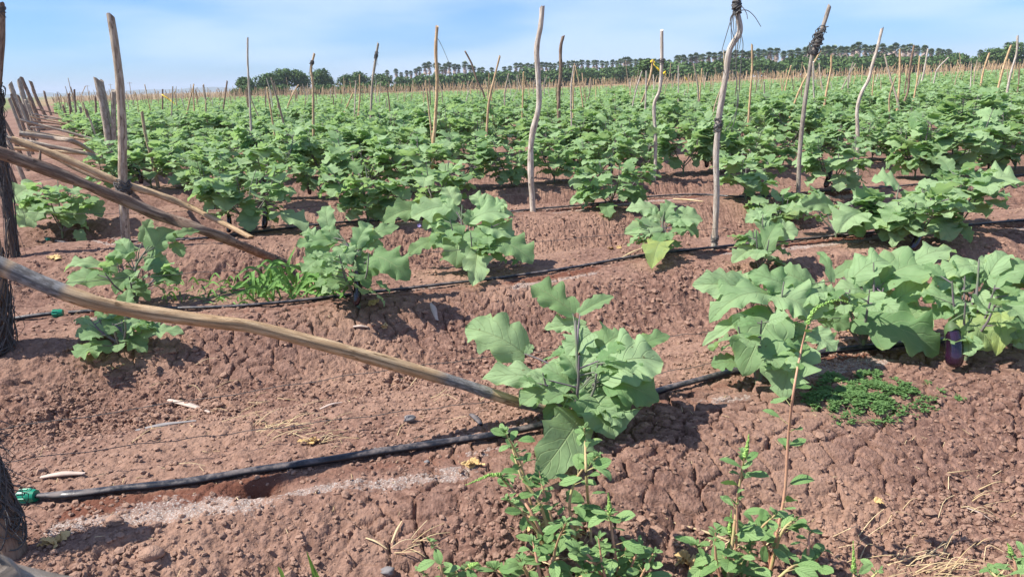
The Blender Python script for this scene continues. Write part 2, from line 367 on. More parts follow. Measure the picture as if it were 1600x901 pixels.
def wood_mat(name, c_dark, c_mid, c_light, bark1=(0.16, 0.145, 0.13), bark2=(0.34, 0.32, 0.295)):
    k = NT(name, 0.85, 0.15)
    uv = k.n('ShaderNodeUVMap').outputs[0]; sp = k.n('ShaderNodeSeparateXYZ'); k.l(uv, sp.inputs[0])
    an = k.math('MULTIPLY', sp.outputs[0], 2 * math.pi)
    oi = k.n('ShaderNodeObjectInfo').outputs['Random']
    def vec(r, s):
        c = k.n('ShaderNodeCombineXYZ'); k.l(k.math('MULTIPLY', k.math('COSINE', an), r), c.inputs[0]); k.l(k.math('MULTIPLY', k.math('SINE', an), r), c.inputs[1])
        k.l(k.math('ADD', k.math('MULTIPLY', sp.outputs[1], s), k.math('MULTIPLY', oi, 30.0)), c.inputs[2]); return c.outputs[0]
    grain = k.noise(vec(2.6, 3.6), 2.2, 6, 0.68)
    blot = k.noise(vec(0.9, 5.5), 1.7, 4)
    knots = k.noise(vec(1.2, 11.0), 1.6, 2)
    c = k.mix(k.rng(grain, 0.22, 0.66), c_dark, c_mid)
    c = k.mix(k.rng(blot, 0.40, 0.62), c, c_light)
    c = k.mix(k.math('MULTIPLY', k.rng(knots, 0.62, 0.70), 0.75), c, (c_dark[0] * 0.4, c_dark[1] * 0.38, c_dark[2] * 0.36))
    c = k.mix(k.math('MULTIPLY', k.rng(k.noise(vec(6.0, 0.5), 2.2, 3), 0.62, 0.68), 0.4), c, (c_dark[0] * 0.35, c_dark[1] * 0.33, c_dark[2] * 0.33))
    bk = k.mix(k.rng(k.noise(vec(1.2, 26), 1.5, 4), 0.35, 0.65), bark1, bark2)
    c = k.mix(k.attr('ca'), c, bk)
    # tint from one pole to the next through the cb attribute (grey weathering)
    c = k.mix(k.math('MULTIPLY', k.attr('cb'), 0.8), c, bk)
    k.col(c)
    k.bump(k.math('ADD', grain, k.math('MULTIPLY', knots, 0.6)), 0.9, 0.008)
    return k.m
M_TAN = wood_mat('peeled_tan_wood', (0.34, 0.205, 0.105), (0.54, 0.355, 0.195), (0.68, 0.48, 0.28))
M_GREY = wood_mat('weathered_grey_wood', (0.20, 0.145, 0.10), (0.36, 0.275, 0.20), (0.52, 0.43, 0.33))
M_PALE = wood_mat('bleached_pale_wood', (0.30, 0.23, 0.175), (0.50, 0.41, 0.32), (0.66, 0.57, 0.48))
M_BROWN = wood_mat('brown_barked_wood', (0.10, 0.06, 0.042), (0.215, 0.135, 0.092), (0.36, 0.255, 0.18), (0.10, 0.08, 0.07), (0.25, 0.2, 0.17))

k = NT('black_hose', 0.42, 0.45); obj = k.n('ShaderNodeTexCoord').outputs['Object']
du = k.rng(k.noise(obj, 16, 6, 0.7), 0.38, 0.68)
nrm = k.n('ShaderNodeSeparateXYZ'); k.l(k.n('ShaderNodeNewGeometry').outputs['Normal'], nrm.inputs[0])
k.col(k.mix(k.math('MULTIPLY', k.math('MULTIPLY', du, 0.75), k.rng(nrm.outputs[2], -0.1, 0.8)), (0.012, 0.014, 0.019), (0.21, 0.17, 0.155)))
k.l(k.rng(du, 0, 1, 0.30, 0.8), k.b.inputs['Roughness']); k.bump(k.noise(obj, 60, 3), 0.25, 0.004)
M_HOSE = k.m
k = NT('black_twine', 0.7, 0.25); obj = k.n('ShaderNodeTexCoord').outputs['Object']
k.col(k.mix(k.noise(obj, 60, 2), (0.03, 0.03, 0.032), (0.16, 0.15, 0.14))); M_TWINE = k.m
k = NT('green_plastic', 0.35, 0.5); obj = k.n('ShaderNodeTexCoord').outputs['Object']
k.col(k.mix(k.noise(obj, 90, 2), (0.004, 0.16, 0.085), (0.01, 0.27, 0.15))); M_GREEN = k.m
k = NT('yellow_tape', 0.4, 0.5); obj = k.n('ShaderNodeTexCoord').outputs['Object']
k.col(k.mix(k.noise(obj, 30, 2), (0.75, 0.50, 0.02), (0.85, 0.62, 0.05))); M_YEL = k.m

def soil_mat(name, fine=True):
    k = NT(name, 0.95, 0.12); pos = k.n('ShaderNodeNewGeometry').outputs['Position']
    n1 = k.noise(pos, 1.3, 5, 0.6); n2 = k.noise(pos, 24, 5, 0.65); n3 = k.noise(pos, 140, 3, 0.6)
    c = k.mix(k.rng(n2, 0.3, 0.72), (0.122, 0.065, 0.048), (0.275, 0.163, 0.121))
    c = k.mix(k.math('MULTIPLY', k.rng(n1, 0.40, 0.68), 0.55), c, (0.35, 0.220, 0.155))
    c = k.mix(k.math('MULTIPLY', k.rng(n3, 0.60, 0.75), 0.35), c, (0.44, 0.31, 0.25))
    c = k.mix(k.math('MULTIPLY', k.rng(n3, 0.42, 0.28), 0.35), c, (0.11, 0.058, 0.042))
    if fine:
        grit = k.n('ShaderNodeTexVoronoi', Scale=75.0); k.l(pos, grit.inputs['Vector'])
        ca = k.attr('ca'); cb = k.attr('cb')      # ca: salt crust, cb: wet soil (negative: far field, grass)
        wet = k.rng(k.math('ADD', cb, k.math('MULTIPLY', k.math('SUBTRACT', n2, 0.5), 0.8)), 0.25, 0.7)
        c = k.mix(k.math('MULTIPLY', wet, 0.85), c, (0.125, 0.046, 0.028))
        sm = k.rng(k.math('ADD', ca, k.math('MULTIPLY', k.math('SUBTRACT', k.noise(pos, 42, 4, 0.7), 0.5), 1.6)), 0.45, 0.62)
        g2 = k.n('ShaderNodeTexVoronoi', Scale=130.0); k.l(pos, g2.inputs['Vector'])
        sm = k.math('MULTIPLY', sm, k.rng(g2.outputs['Distance'], 0.15, 0.55, 1.0, 0.25))
        c = k.mix(k.math('MULTIPLY', sm, 0.9), c, (0.43, 0.385, 0.345))
        sep = k.n('ShaderNodeSeparateXYZ'); k.l(pos, sep.inputs[0])
        far = k.rng(sep.outputs[1], 95, 125)
        c = k.mix(k.math('MULTIPLY', far, 0.9), c, k.mix(k.rng(k.noise(pos, 0.04, 4), 0.42, 0.6), (0.22, 0.19, 0.09), (0.34, 0.22, 0.13)))
        hl = k.rng(k.math('MULTIPLY', cb, -1.0), 0.3, 0.7)
        c = k.mix(k.math('MULTIPLY', hl, k.rng(n1, 0.42, 0.55)), c, (0.11, 0.19, 0.05))
        k.b.inputs['Roughness'].default_value = 0.95
        h = k.math('ADD', k.math('MULTIPLY', n3, 0.5), k.math('ADD', k.math('MULTIPLY', n2, 1.2), k.math('MULTIPLY', k.math('SUBTRACT', 1.0, grit.outputs['Distance']), 0.45)))
        k.bump(h, 0.75, 0.011)
    else:
        c = k.mix(0.42, c, (0.42, 0.27, 0.195)); k.bump(k.math('ADD', n3, n2), 0.8, 0.008)
    k.col(c)
    return k.m
M_SOIL = soil_mat('red_clay_soil'); M_CLOD = soil_mat('clod_soil', False)

# ------------------------------------------------------------------ ground sheet
def grade(segs):
    o = [segs[0][0]]
    for a, b, s0, s1 in segs:
        while o[-1] < b:
            f = min(1, max(0, (o[-1] - a) / (b - a))); o.append(o[-1] + s0 + (s1 - s0) * f)
    return np.array(o)
ys = grade([(0.2, 1.45, 0.06, 0.012), (1.45, 3.9, 0.0054, 0.0062), (3.9, 7.5, 0.008, 0.018), (7.5, 16, 0.02, 0.09), (16, 60, 0.12, 0.7), (60, 400, 0.9, 16), (400, 6000, 30, 600)])
ys = np.concatenate([np.array([-4, -2, -1, -0.3]), ys])
xp = grade([(0, 2.4, 0.0062, 0.0072), (2.5, 6, 0.010, 0.028), (6, 20, 0.035, 0.18), (20, 80, 0.25, 1.6), (80, 400, 3, 30), (400, 6000, 60, 700)])
xs = np.concatenate([-xp[::-1][:-1], xp])
XX, YY = np.meshgrid(xs, ys)
ZZ = macro(XX, YY)
near = YY < 18
mz = np.zeros_like(ZZ)
fade = (1 - sstep(11, 18, YY[near])) * (1 - sstep(9, 16, np.abs(XX[near])))
mz[near] = micro(XX[near], YY[near]) * fade
ZZ = ZZ + mz
# salt crust and wet soil along the hoses, laid out on the ground
HOSE_PX = {
 1: [(52, 783), (120, 779), (200, 770), (300, 759), (400, 742), (500, 728), (600, 712), (700, 697), (780, 685), (880, 662), (1000, 625), (1080, 603), (1150, 585), (1240, 563), (1330, 550), (1450, 540), (1590, 525)],
 2: [(95, 493), (200, 487), (350, 482), (460, 474), (580, 460), (700, 447), (800, 435), (900, 420), (1000, 403), (1110, 390), (1200, 382), (1300, 372), (1450, 358), (1600, 347)],
 3: [(75, 374), (180, 377), (300, 376), (420, 362), (520, 351), (620, 345), (740, 338), (830, 330), (920, 321), (1012, 310), (1090, 306), (1180, 310), (1290, 300)],
}
HOSE = {r: np.array([ground(*q) for q in pts]) for r, pts in HOSE_PX.items()}
e_ = np.array([math.cos(math.atan(TANR)), math.sin(math.atan(TANR)), 0])
for r_ in HOSE:
    last = HOSE[r_][-1]; ext = [last + e_ * d_ + np.array([0, 0.04 * math.sin(d_ * 2 + r_), 0]) for d_ in (1, 2, 3.5, 5, 7)]
    HOSE[r_] = np.vstack([HOSE[r_], ext]); HOSE[r_][:, 2] = [gz(a_, b_) for a_, b_ in HOSE[r_][:, :2]]
salt = np.zeros_like(ZZ); wet = np.zeros_like(ZZ)
msk = (YY < 14) & (YY > 1)
xm, ym = XX[msk], YY[msk]; sa = np.zeros_like(xm); we = np.zeros_like(xm)
for r_, hp in HOSE.items():
    yh = np.interp(xm, hp[:, 0], hp[:, 1]); dv = ym - yh
    inn = (xm > hp[0, 0] + 0.15) & (xm < hp[-1, 0])
    wv = vnoise(xm * 1.6 + r_ * 7, ym * 0.4, 91)
    off = -(0.10 + 0.13 * wv)
    width = 0.025 + 0.055 * vnoise(xm * 3.1, ym * 0, 92 + r_)
    strong = sstep(0.38, 0.6, vnoise(xm * 1.9 + 2.2 * r_, ym * 0, 95))
    band = np.exp(-((dv - off) / width) ** 2) * strong
    band2 = 0.75 * np.exp(-((dv - 0.05) / 0.03) ** 2) * sstep(0.4, 0.6, vnoise(xm * 2.3 + r_, ym * 0, 97))
    sa = np.maximum(sa, np.where(inn, np.maximum(band, band2), 0))
    we = np.maximum(we, np.where(inn, np.exp(-((dv - off * 0.45) / 0.07) ** 2) * (0.45 + 0.5 * strong), 0))
for (px_, py_, rx, ry, st) in ((290, 800, .20, .07, 1), (350, 795, .18, .05, 1), (490, 764, .22, .035, 1), (650, 748, .24, .05, 1), (710, 735, .1, .04, .9), (240, 790, .16, .06, .8), (1140, 622, .14, .04, .8), (1250, 572, .22, .05, .9), (1350, 563, .2, .03, .7), (760, 705, .12, .03, .7), (990, 650, .2, .03, .5)):
    g = ground(px_, py_); sa = np.maximum(sa, st * np.exp(-(((xm - g[0]) / rx) ** 2 + ((ym - g[1] - 0.2 * (xm - g[0])) / ry) ** 2)))
salt[msk] = sa; wet[msk] = we
outside = 1 - sstep(-6.0, -2.5, XX - endx(YY)); wet = np.where((outside > 0.3) & (YY > 8), -outside, wet)
g = MB(); ny, nx = XX.shape
i = np.arange(ny - 1)[:, None] * nx; j = np.arange(nx - 1)[None, :]
g.add(np.stack([XX, YY, ZZ], -1), np.stack([i + j, i + j + 1, i + nx + j + 1, i + nx + j], -1).reshape(-1, 4), a=np.stack([salt.ravel(), wet.ravel()], -1))
tag(g.build('ground', M_SOIL), 'reddish brown clay soil raised in planting beds across the field', 'soil', kind='structure')

# hills on the horizon
k = NT('far_hill', 0.95, 0.1); k.col(k.mix(k.noise(k.n('ShaderNodeTexCoord').outputs['Object'], 0.004, 4), (0.07, 0.10, 0.07), (0.14, 0.15, 0.10))); M_HILL = k.m
g = MB(); az = np.linspace(math.radians(-45), math.radians(-8), 160); dd = np.linspace(3200, 4600, 8)
AZ, DD = np.meshgrid(az, dd); prof = np.sin(np.linspace(0, math.pi, 8))[:, None]
HZ = -4 + prof * (12 + 9 * vnoise(AZ * 22, AZ * 0, 3) + 8 * vnoise(AZ * 90, AZ * 0, 5)) * sstep(-8, -16, np.degrees(AZ))
ii = np.arange(7)[:, None] * 160; jj = np.arange(159)[None, :]
g.add(np.stack([DD * np.sin(AZ), DD * np.cos(AZ), HZ], -1), np.stack([ii + jj, ii + jj + 1, ii + 160 + jj + 1, ii + 160 + jj], -1).reshape(-1, 4))
tag(g.build('hills', M_HILL), 'low wooded hills along the horizon', 'hills', kind='structure')

# ------------------------------------------------------------------ soil clods (loose, uncountable)
def ico():
    p = (1 + 5 ** 0.5) / 2
    v = unit(np.array([(-1, p, 0), (1, p, 0), (-1, -p, 0), (1, -p, 0), (0, -1, p), (0, 1, p), (0, -1, -p), (0, 1, -p), (p, 0, -1), (p, 0, 1), (-p, 0, -1), (-p, 0, 1)], float))
    f = np.array([(0, 11, 5), (0, 5, 1), (0, 1, 7), (0, 7, 10), (0, 10, 11), (1, 5, 9), (5, 11, 4), (11, 10, 2), (10, 7, 6), (7, 1, 8), (3, 9, 4), (3, 4, 2), (3, 2, 6), (3, 6, 8), (3, 8, 9), (4, 9, 5), (2, 4, 11), (6, 2, 10), (8, 6, 7), (9, 8, 1)])
    return v, f
def subdiv(v, f):
    v = list(map(tuple, v)); c = {}; nf = []
    def m(a, b):
        kk = (min(a, b), max(a, b))
        if kk not in c: q = unit(np.array(v[a]) + np.array(v[b])); v.append(tuple(q)); c[kk] = len(v) - 1
        return c[kk]
    for a, b, d in f: x, y, z = m(a, b), m(b, d), m(d, a); nf += [(a, x, z), (b, y, x), (d, z, y), (x, y, z)]
    return np.array(v), np.array(nf)
I0 = ico(); I1 = subdiv(*I0)
def clods(mb, n, box, smin, smax, base, pw=2.2, seed=1, mask=True):
    rg = np.random.default_rng(seed)
    x = rg.uniform(box[0], box[1], n); y = box[2] + (box[3] - box[2]) * rg.random(n) ** 1.3
    if mask:
        kp = rg.random(n) < (roughmask(x, y) * (1 - 0.85 * crackmask(x, y)) * (0.3 + 0.7 * sstep(0.4, 0.6, vnoise(x * 3, y * 3, 81))))
        x, y = x[kp], y[kp]
    n = len(x); s = smin + (smax - smin) * rg.random(n) ** pw
    z = macro(x, y) + micro(x, y) + s * 0.25
    v, f = base; m = len(v)
    jit = 1 + 0.6 * (rg.random((n, m, 1)) - 0.5)
    if m > 20: jit = 1 + 0.26 * (rg.random((n, m, 1)) - 0.5)
    sc = (s[:, None] * rg.uniform(0.65, 1.2, (n, 3)))[:, None, :] * np.array([1, 1, 0.72])
    V = v[None] * jit * sc
    a = rg.uniform(0, 2 * math.pi, n); ca_, sa_ = np.cos(a)[:, None], np.sin(a)[:, None]
    V = np.stack([V[..., 0] * ca_ - V[..., 1] * sa_, V[..., 0] * sa_ + V[..., 1] * ca_, V[..., 2]], -1) + np.stack([x, y, z], -1)[:, None, :]
    T = f[None] + (np.arange(n) * m)[:, None, None]
    mb.add(V, None, T.reshape(-1, 3))
g = MB()
clods(g, 120000, (-2.4, 2.9, 1.4, 3.9), 0.0025, 0.012, I0, seed=3)
clods(g, 9000, (-2.6, 3.2, 1.4, 4.6), 0.008, 0.019, I0, seed=8)
clods(g, 1500, (-3.0, 3.6, 1.5, 5.2), 0.012, 0.030, I0, 3.0, seed=4)
clods(g, 34000, (-5.0, 6.5, 3.9, 9.5), 0.006, 0.020, I0, seed=5)
tag(g.build('soil_clods', M_CLOD, smooth=False), 'loose crumbs and clods of red soil over the beds', 'soil clods', kind='stuff')

# ------------------------------------------------------------------ hoses, fittings and strings
def hose(row, label):
    pts = HOSE[row].copy(); rr = 0.0175 if row == 1 else 0.014
    P, _ = spline(pts, np.ones(len(pts)), 220 if row == 1 else 140)
    P[:, 2] = macro(P[:, 0], P[:, 1]) + rr * 0.8 + 0.006
    P[:, 2] = np.convolve(np.pad(P[:, 2], 6, mode='edge'), np.ones(13) / 13, 'valid')
    root = empty('drip_hose', tuple(P[0]), label, 'hose', 'black drip hoses along the rows')
    m = MB(); kink = 1 + 0.10 * (vnoise(np.arange(len(P)) * 0.13, np.zeros(len(P)), row) - 0.5)
    R = rr * kink
    if row == 1: R[:10] *= np.linspace(0.55, 1.12, 10)
    tube(m, P[1:], R[1:], 12, n=len(P) - 1, flat=0.72, knob=0.09, seed=row)
    m.build('hose_line', M_HOSE, root, P[0])
    c = MB(); d = unit(P[3] - P[0]); a = P[0] - d * 0.03
    tube(c, [a - d * 0.012, a + d * 0.022], [0.022, 0.022], 10, n=3)
    tube(c, [a + d * 0.023, a + d * 0.045], [0.025, 0.020], 10, n=3)
    for q in range(8):
        an = q / 8 * 2 * math.pi; X = unit(np.cross(d, [0, 0, 1])); Y = np.cross(d, X); o_ = (X * math.cos(an) + Y * math.sin(an)) * 0.0225
        tube(c, [a - d * 0.010 + o_, a + d * 0.018 + o_], [0.0035, 0.0035], 5, n=2)
    c.build('coupling', M_GREEN, root, P[0])
    t = MB(); tube(t, [a - d * 0.01, a - d * 0.16 - [0, 0, .01], a - d * 0.34 - [0, 0, .03]], [0.012, 0.013, 0.013], 10, knob=0.02)
    t.build('feeder_tube', M_HOSE, root, P[0])
hose(1, 'thick black drip hose across the foreground, green coupling by the twine-wrapped stump')
hose(2, 'black drip hose of the second row, passing behind the long tan pole')
hose(3, 'black drip hose of the third row, running past the tall bent pale stake')

def string(pxs, label, dep, r=0.0022):
    pts = [at_depth(a, b, d) for (a, b), d in zip(pxs, dep)]
    P, _ = spline(np.array(pts), np.ones(len(pts)), 60)
    P = P + np.array([0, 0, 1.0]) * (0.004 * np.sin(np.arange(60) * 1.7))[:, None]
    m = MB(); tube(m, P, [r, r], 5, n=60)
    o = m.build('trellis_string', M_TWINE, None, P[0]); tag(o, label, 'string', 'strings strung along the rows')
d1 = lambda px, k=0.0: None
def rowdepth(px, v, z):
    """depth at which pixel column px meets the vertical plane of a row (v) near height z"""
    lo, hi = 0.5, 60
    for _ in range(50):
        m = (lo + hi) / 2; p = at_depth(px, 0, m); py = 0
        # find the point on column px at depth m with height z
        d0 = ray(px, 0); d1_ = ray(px, 900); tz = lambda d: CH + d[2] * m
        f = (z - tz(d0)) / (tz(d1_) - tz(d0)); q = CAM + (d0 + (d1_ - d0) * f) * m
        if vrow(q[0], q[1]) > v: hi = m
        else: lo = m
    return lo
def st(pxs, v, z, label, r=0.0022): string(pxs, label, [rowdepth(a, v, z) for a, b in pxs], r)
st([(-40, 675), (12, 668), (400, 610), (615, 576), (850, 548), (1050, 525), (1150, 514), (1400, 487), (1660, 452)], 2.95, 0.12, 'upper thin black string stretched over the first furrow, behind the front hose', 0.0016)
st([(-40, 728), (15, 720), (250, 690), (400, 672), (617, 644), (775, 625), (1007, 587), (1137, 564), (1400, 530), (1660, 500)], 2.95, 0.06, 'lower thin black string lying just behind the front hose', 0.0016)
st([(20, 448), (290, 427), (400, 420), (640, 398), (900, 372), (1118, 357), (1175, 361), (1400, 335), (1660, 312)], 5.3, 0.22, 'thin black string tied to the bleached stake of the second row', 0.0018)
st([(20, 332), (160, 334), (300, 330), (600, 318), (835, 302), (1250, 270), (1660, 236)], 8.0, 0.25, 'thin black string tied to the tall bent stake of the third row', 0.002)

# ------------------------------------------------------------------ poles and stakes
def twine_wrap(parent, org, P, R, f0, f1, turns, thick=0.003, loose=0.25, seed=0, hang=0, hanglen=0.25):
    rg = np.random.default_rng(seed); m = MB(); n = len(P); T = unit(np.gradient(P, axis=0))
    X = unit(np.cross(T, [0.3, 1, 0.1])); Y = np.cross(T, X)
    def at(f):
        u = np.clip(f, 0, 1) * (n - 1); i = np.minimum(u.astype(int), n - 2); w_ = (u - i)[:, None]
        return P[i] * (1 - w_) + P[i + 1] * w_, X[i], Y[i], R[i]
    for q in range(turns):
        k_ = 26; an = np.linspace(0, 2 * math.pi * rg.uniform(0.9, 1.6), k_) + rg.uniform(0, 6)
        fa = rg.uniform(f0, f1) + (f1 - f0) * 0.35 * np.sin(an * rg.uniform(0.5, 1.5) + rg.uniform(0, 6))
        c, x_, y_, r_ = at(fa); rr = r_ * (1.03 + loose * rg.random() * (0.6 + 0.4 * np.sin(an * 2 + rg.uniform(0, 6)))) + thick
        tube(m, c + x_ * (np.cos(an) * rr)[:, None] + y_ * (np.sin(an) * rr)[:, None], [thick, thick], 4, n=k_, caps=False)
    for q in range(hang):
        c, x_, y_, r_ = at(np.array([rg.uniform(f0, f1)])); a = rg.uniform(0, 6.28); o_ = (x_[0] * math.cos(a) + y_[0] * math.sin(a))
        s_ = c[0] + o_ * r_[0]; l_ = hanglen * rg.uniform(0.4, 1)
        tube(m, [s_, s_ + o_ * 0.05 * rg.random() + [0, 0, -l_ * .3], s_ + o_ * 0.09 * rg.random() + [0.02 * rg.normal(), 0, -l_ * 0.7], s_ + o_ * 0.04 + [0.03 * rg.normal(), 0, -l_]], [thick * 0.8, thick * 0.4], 4, n=8)
    return m.build('twine_wrap', M_TWINE, parent, org)
def pole(name, pts, rad, mat, label, cat, group=None, sides=12, bark=None, cb=0.0, knob=0.10, seed=0, wraps=(), n=None, split=False, snag=0):
    pts = np.asarray(pts, float); org = pts[0]
    root = empty(name, tuple(org), label, cat, group) if wraps or snag else None
    m = MB(); P, R = tube(m, pts, rad, sides, n=n or max(10, int(10 * (len(pts) - 1))), knob=knob, seed=seed, bark=bark, cb=cb)
    rg = np.random.default_rng(seed + 500)
    for q in range(snag):     # broken side twigs
        i_ = rg.integers(2, len(P) - 2); a = rg.uniform(0, 6.28); d = np.array([math.cos(a), 0.3 * math.sin(a), 0.6])
        tube(m, [P[i_], P[i_] + unit(d) * rg.uniform(0.03, 0.07) * (R[i_] / 0.02)], [R[i_] * 0.45, R[i_] * 0.18], 6, n=3, cb=cb)
    if root is None:
        o = m.build(name, mat, None, org); tag(o, label, cat, group); return o, P, R
    m.build('shaft', mat, root, org)
    for wd in wraps: twine_wrap(root, org, P, R, **wd)
    return root, P, R
def stake_px(px, w_px, mat, label, base_on_ground=True, cz=0.5, group=None, seed=0, wraps=(), cb=0.0, bark=None, name='wooden_stake', snag=0, lean=0.0, knob=0.12, cat='stake'):
    """px: top ... base, as seen; the stake stands in a vertical plane at the depth of its foot"""
    if base_on_ground: foot = ground(*px[-1])
    else: foot = ground(px[-1][0], px[-1][1], z=cz)
    if not base_on_ground:
        for _ in range(3):
            foot = ground(px[-1][0], px[-1][1], z=cz + gz(foot[0], foot[1]))
    d = depth(foot); pts = []
    for kx, (a, b) in enumerate(px[::-1]):
        f = kx / max(1, len(px) - 1)
        r_ = ray(a, b); q = CAM + r_ * (foot[1] - CAM[1] + lean * f) / r_[1]; pts.append(q)
    pts[0] = foot
    dn = pts[0] - pts[1]; dn = unit(dn + np.array([0, 0, -0.6]) * np.linalg.norm(dn))
    gz0 = gz(foot[0], foot[1]); ln = (foot[2] - gz0 + 0.12) / max(0.3, -dn[2])
    pts = [foot + dn * ln] + pts
    r = w_px * (0.80 if cat == 'stake' else 0.92) * d / FPX / 2
    rad = np.linspace(1.08, 0.82, len(pts)) * r
    return pole(name, pts, rad, mat, label, cat, group, sides=10, cb=cb, seed=seed, wraps=wraps, bark=bark, snag=snag, knob=knob)

# --- poles of the left row ends
PG = 'slanting brace poles at the row ends'
up1 = at_depth(-60, 395, 2.25); lo1 = ground(868, 646); lo1[2] += 0.01
mid = [at_depth(0, 416, 2.32), at_depth(125, 466, 2.4), at_depth(200, 484, 2.47), at_depth(330, 502, 2.58), at_depth(410, 514, 2.65), at_depth(560, 553, 2.78), at_depth(700, 593, 2.92), at_depth(790, 622, 3.0)]
pole('brace_pole', [up1] + mid + [lo1], [0.0265, 0.0265, 0.0255, 0.0245, 0.024, 0.0235, 0.0245, 0.023, 0.0215, 0.021], M_TAN,
     'long peeled tan pole with grey bark bands, slanting down to the nearest eggplant', 'pole', PG, sides=20, bark=[(0, 0.115), (0.125, 0.20), (0.765, 0.86), (0.915, 0.965)], n=90, knob=0.09, seed=2)
lo2 = ground(446, 416); lo2[2] += 0.02
pole('brace_pole', [at_depth(-30, 226, 4.35), at_depth(0, 239, 4.4), at_depth(100, 275, 4.62), at_depth(200, 315, 4.85), at_depth(265, 342, 5.0), at_depth(340, 368, 5.18), lo2], [0.034, 0.034, 0.034, 0.036, 0.036, 0.034, 0.028], M_BROWN,
     'thick rough-barked pole slanting down to the grass tuft, tied at its foot', 'pole', PG, sides=16, cb=0.12, n=60, knob=0.16, seed=3, snag=2, wraps=[dict(f0=0.95, f1=0.99, turns=7, thick=0.003)])
lo3 = ground(392, 374); lo3[2] += 0.02
pole('brace_pole', [at_depth(18, 218, 6.6), at_depth(100, 247, 6.75), at_depth(185, 285, 6.9), at_depth(250, 305, 7.0), at_depth(310, 330, 7.1), lo3], [0.031, 0.033, 0.034, 0.030, 0.028, 0.024], M_TAN,
     'yellowish brown pole slanting behind the tall post of the third row', 'pole', PG, sides=12, cb=0.15, n=50, knob=0.14, seed=4)
pole('brace_pole', [at_depth(45, 225, 8.0), at_depth(100, 252, 7.9), at_depth(140, 272, 7.85), at_depth(230, 300, 7.7), ground(300, 322)], [0.03, 0.03, 0.028, 0.025, 0.02], M_BROWN,
     'dark thin pole lying low behind the yellowish brace', 'pole', PG, cb=0.1, seed=5)
pole('brace_pole', [at_depth(30, 209, 9.6), at_depth(85, 216, 9.8), at_depth(125, 226, 10.0), ground(172, 258)], [0.033, 0.03, 0.03, 0.024], M_GREY,
     'grey pole with a gentle bend, reaching down between the leaves at the fourth row end', 'pole', PG, cb=0.2, seed=6)
# stumps and posts at the near row ends
EP = 'end posts of the planted rows'
q, P, R = stake_px([(-95, 590), (-52, 670), (-10, 770), (20, 864)], 46, M_BROWN, 'leaning stump wrapped in frayed black twine beside the green hose coupling', name='end_post', group=EP, seed=10, cb=0.15, cat='post',
                   wraps=[dict(f0=0.42, f1=0.80, turns=60, thick=0.0022, loose=0.35, seed=1, hang=110, hanglen=0.15)])
q, P, R = stake_px([(-22, 330), (-14, 430), (-4, 545)], 40, M_BROWN, 'dark post hidden under a bundle of black twine at the second row end', name='end_post', group=EP, seed=11, cb=0.1, cat='post',
                   wraps=[dict(f0=0.05, f1=0.62, turns=50, thick=0.003, loose=0.7, seed=2, hang=46, hanglen=0.3)])
q, P, R = stake_px([(2, 8), (3, 60), (-3, 130), (-5, 200), (9, 290), (22, 402)], 11, M_BROWN, 'tall dark post at the left edge with twine bundled about its middle', name='end_post', group=EP, seed=12, cb=0.15, cat='post',
                   wraps=[dict(f0=0.44, f1=0.62, turns=55, thick=0.0038, loose=1.3, seed=3, hang=24, hanglen=0.35), dict(f0=0.08, f1=0.4, turns=26, thick=0.003, loose=0.9, seed=4, hang=20, hanglen=0.5), dict(f0=0.95, f1=0.99, turns=5, thick=0.004, seed=5)])
stake_px([(173, 27), (180, 70), (187, 130), (191, 200), (192, 290), (197, 378)], 14.5, M_GREY, 'tall straight grey-brown post with twine where two slanting poles cross it', name='end_post', group=EP, seed=13, cat='post',
         wraps=[dict(f0=0.30, f1=0.34, turns=16, thick=0.0045, loose=0.9, seed=6, hang=6, hanglen=.12), dict(f0=0.07, f1=0.10, turns=6, thick=0.003, seed=7)], knob=0.06)
LP = [([(152, 125), (160, 160), (169, 215), (172, 262)], 13, M_GREY, 'short grey-green post leaning left, splayed at its sawn top', 0.35),
      ([(159, 127), (165, 160), (176, 215), (178, 258)], 7, M_GREY, 'slim sawn slat pressed against the short leaning post', 0.2),
      ([(177, 143), (178, 200), (180, 262)], 9, M_GREY, 'short upright post directly behind the tall straight post', 0.2),
      ([(16, 131), (26, 160), (38, 192)], 9, M_GREY, 'outermost leaning post, blunt and grey, by the dirt track', 0.3),
      ([(30, 126), (40, 165), (49, 208)], 9, M_GREY, 'pale grey leaning post, second from the dirt track', 0.5),
      ([(34, 123), (50, 160), (66, 203)], 7, M_BROWN, 'dark brown post leaning strongly left between grey ones', 0.1),
      ([(48, 128), (58, 156), (74, 187)], 6, M_BROWN, 'thin brown post leaning left, fourth from the dirt track', 0.1),
      ([(69, 143), (73, 160), (80, 180)], 4, M_BROWN, 'small far leaning post at the row ends, pointed top', 0.1),
      ([(98, 165), (104, 183), (111, 206)], 5, M_BROWN, 'short dark slanting peg among the row-end posts', 0.1),
      ([(107, 147), (110, 170), (114, 199)], 5, M_BROWN, 'brown upright post left of the twin row-end posts', 0.1),
      ([(116, 141), (118, 168), (121, 200)], 4, M_BROWN, 'dark narrow post, tallest of the far row-end posts', 0.05),
      ([(135, 173), (140, 195), (144, 226)], 6, M_BROWN, 'short brown peg in front of the leaves near the fourth row', 0.1),
      ([(126, 168), (128, 185), (130, 200)], 4, M_GREY, 'stubby grey peg behind the short brown peg', 0.2),
      ([(149, 152), (150, 175), (150, 202)], 4, M_BROWN, 'small upright peg just left of the leaning grey post', 0.1)]
for i_, (px, wp, mt, lb, cb_) in enumerate(LP):
    stake_px(px, wp, mt, lb, name='end_post', group=EP, seed=20 + i_, cb=cb_, cat='post', knob=0.08, base_on_ground=True,
             wraps=[dict(f0=0.2, f1=0.36, turns=14, thick=0.005, loose=0.6, seed=i_)] if i_ in (3, 5) else ())
rg = np.random.default_rng(91)
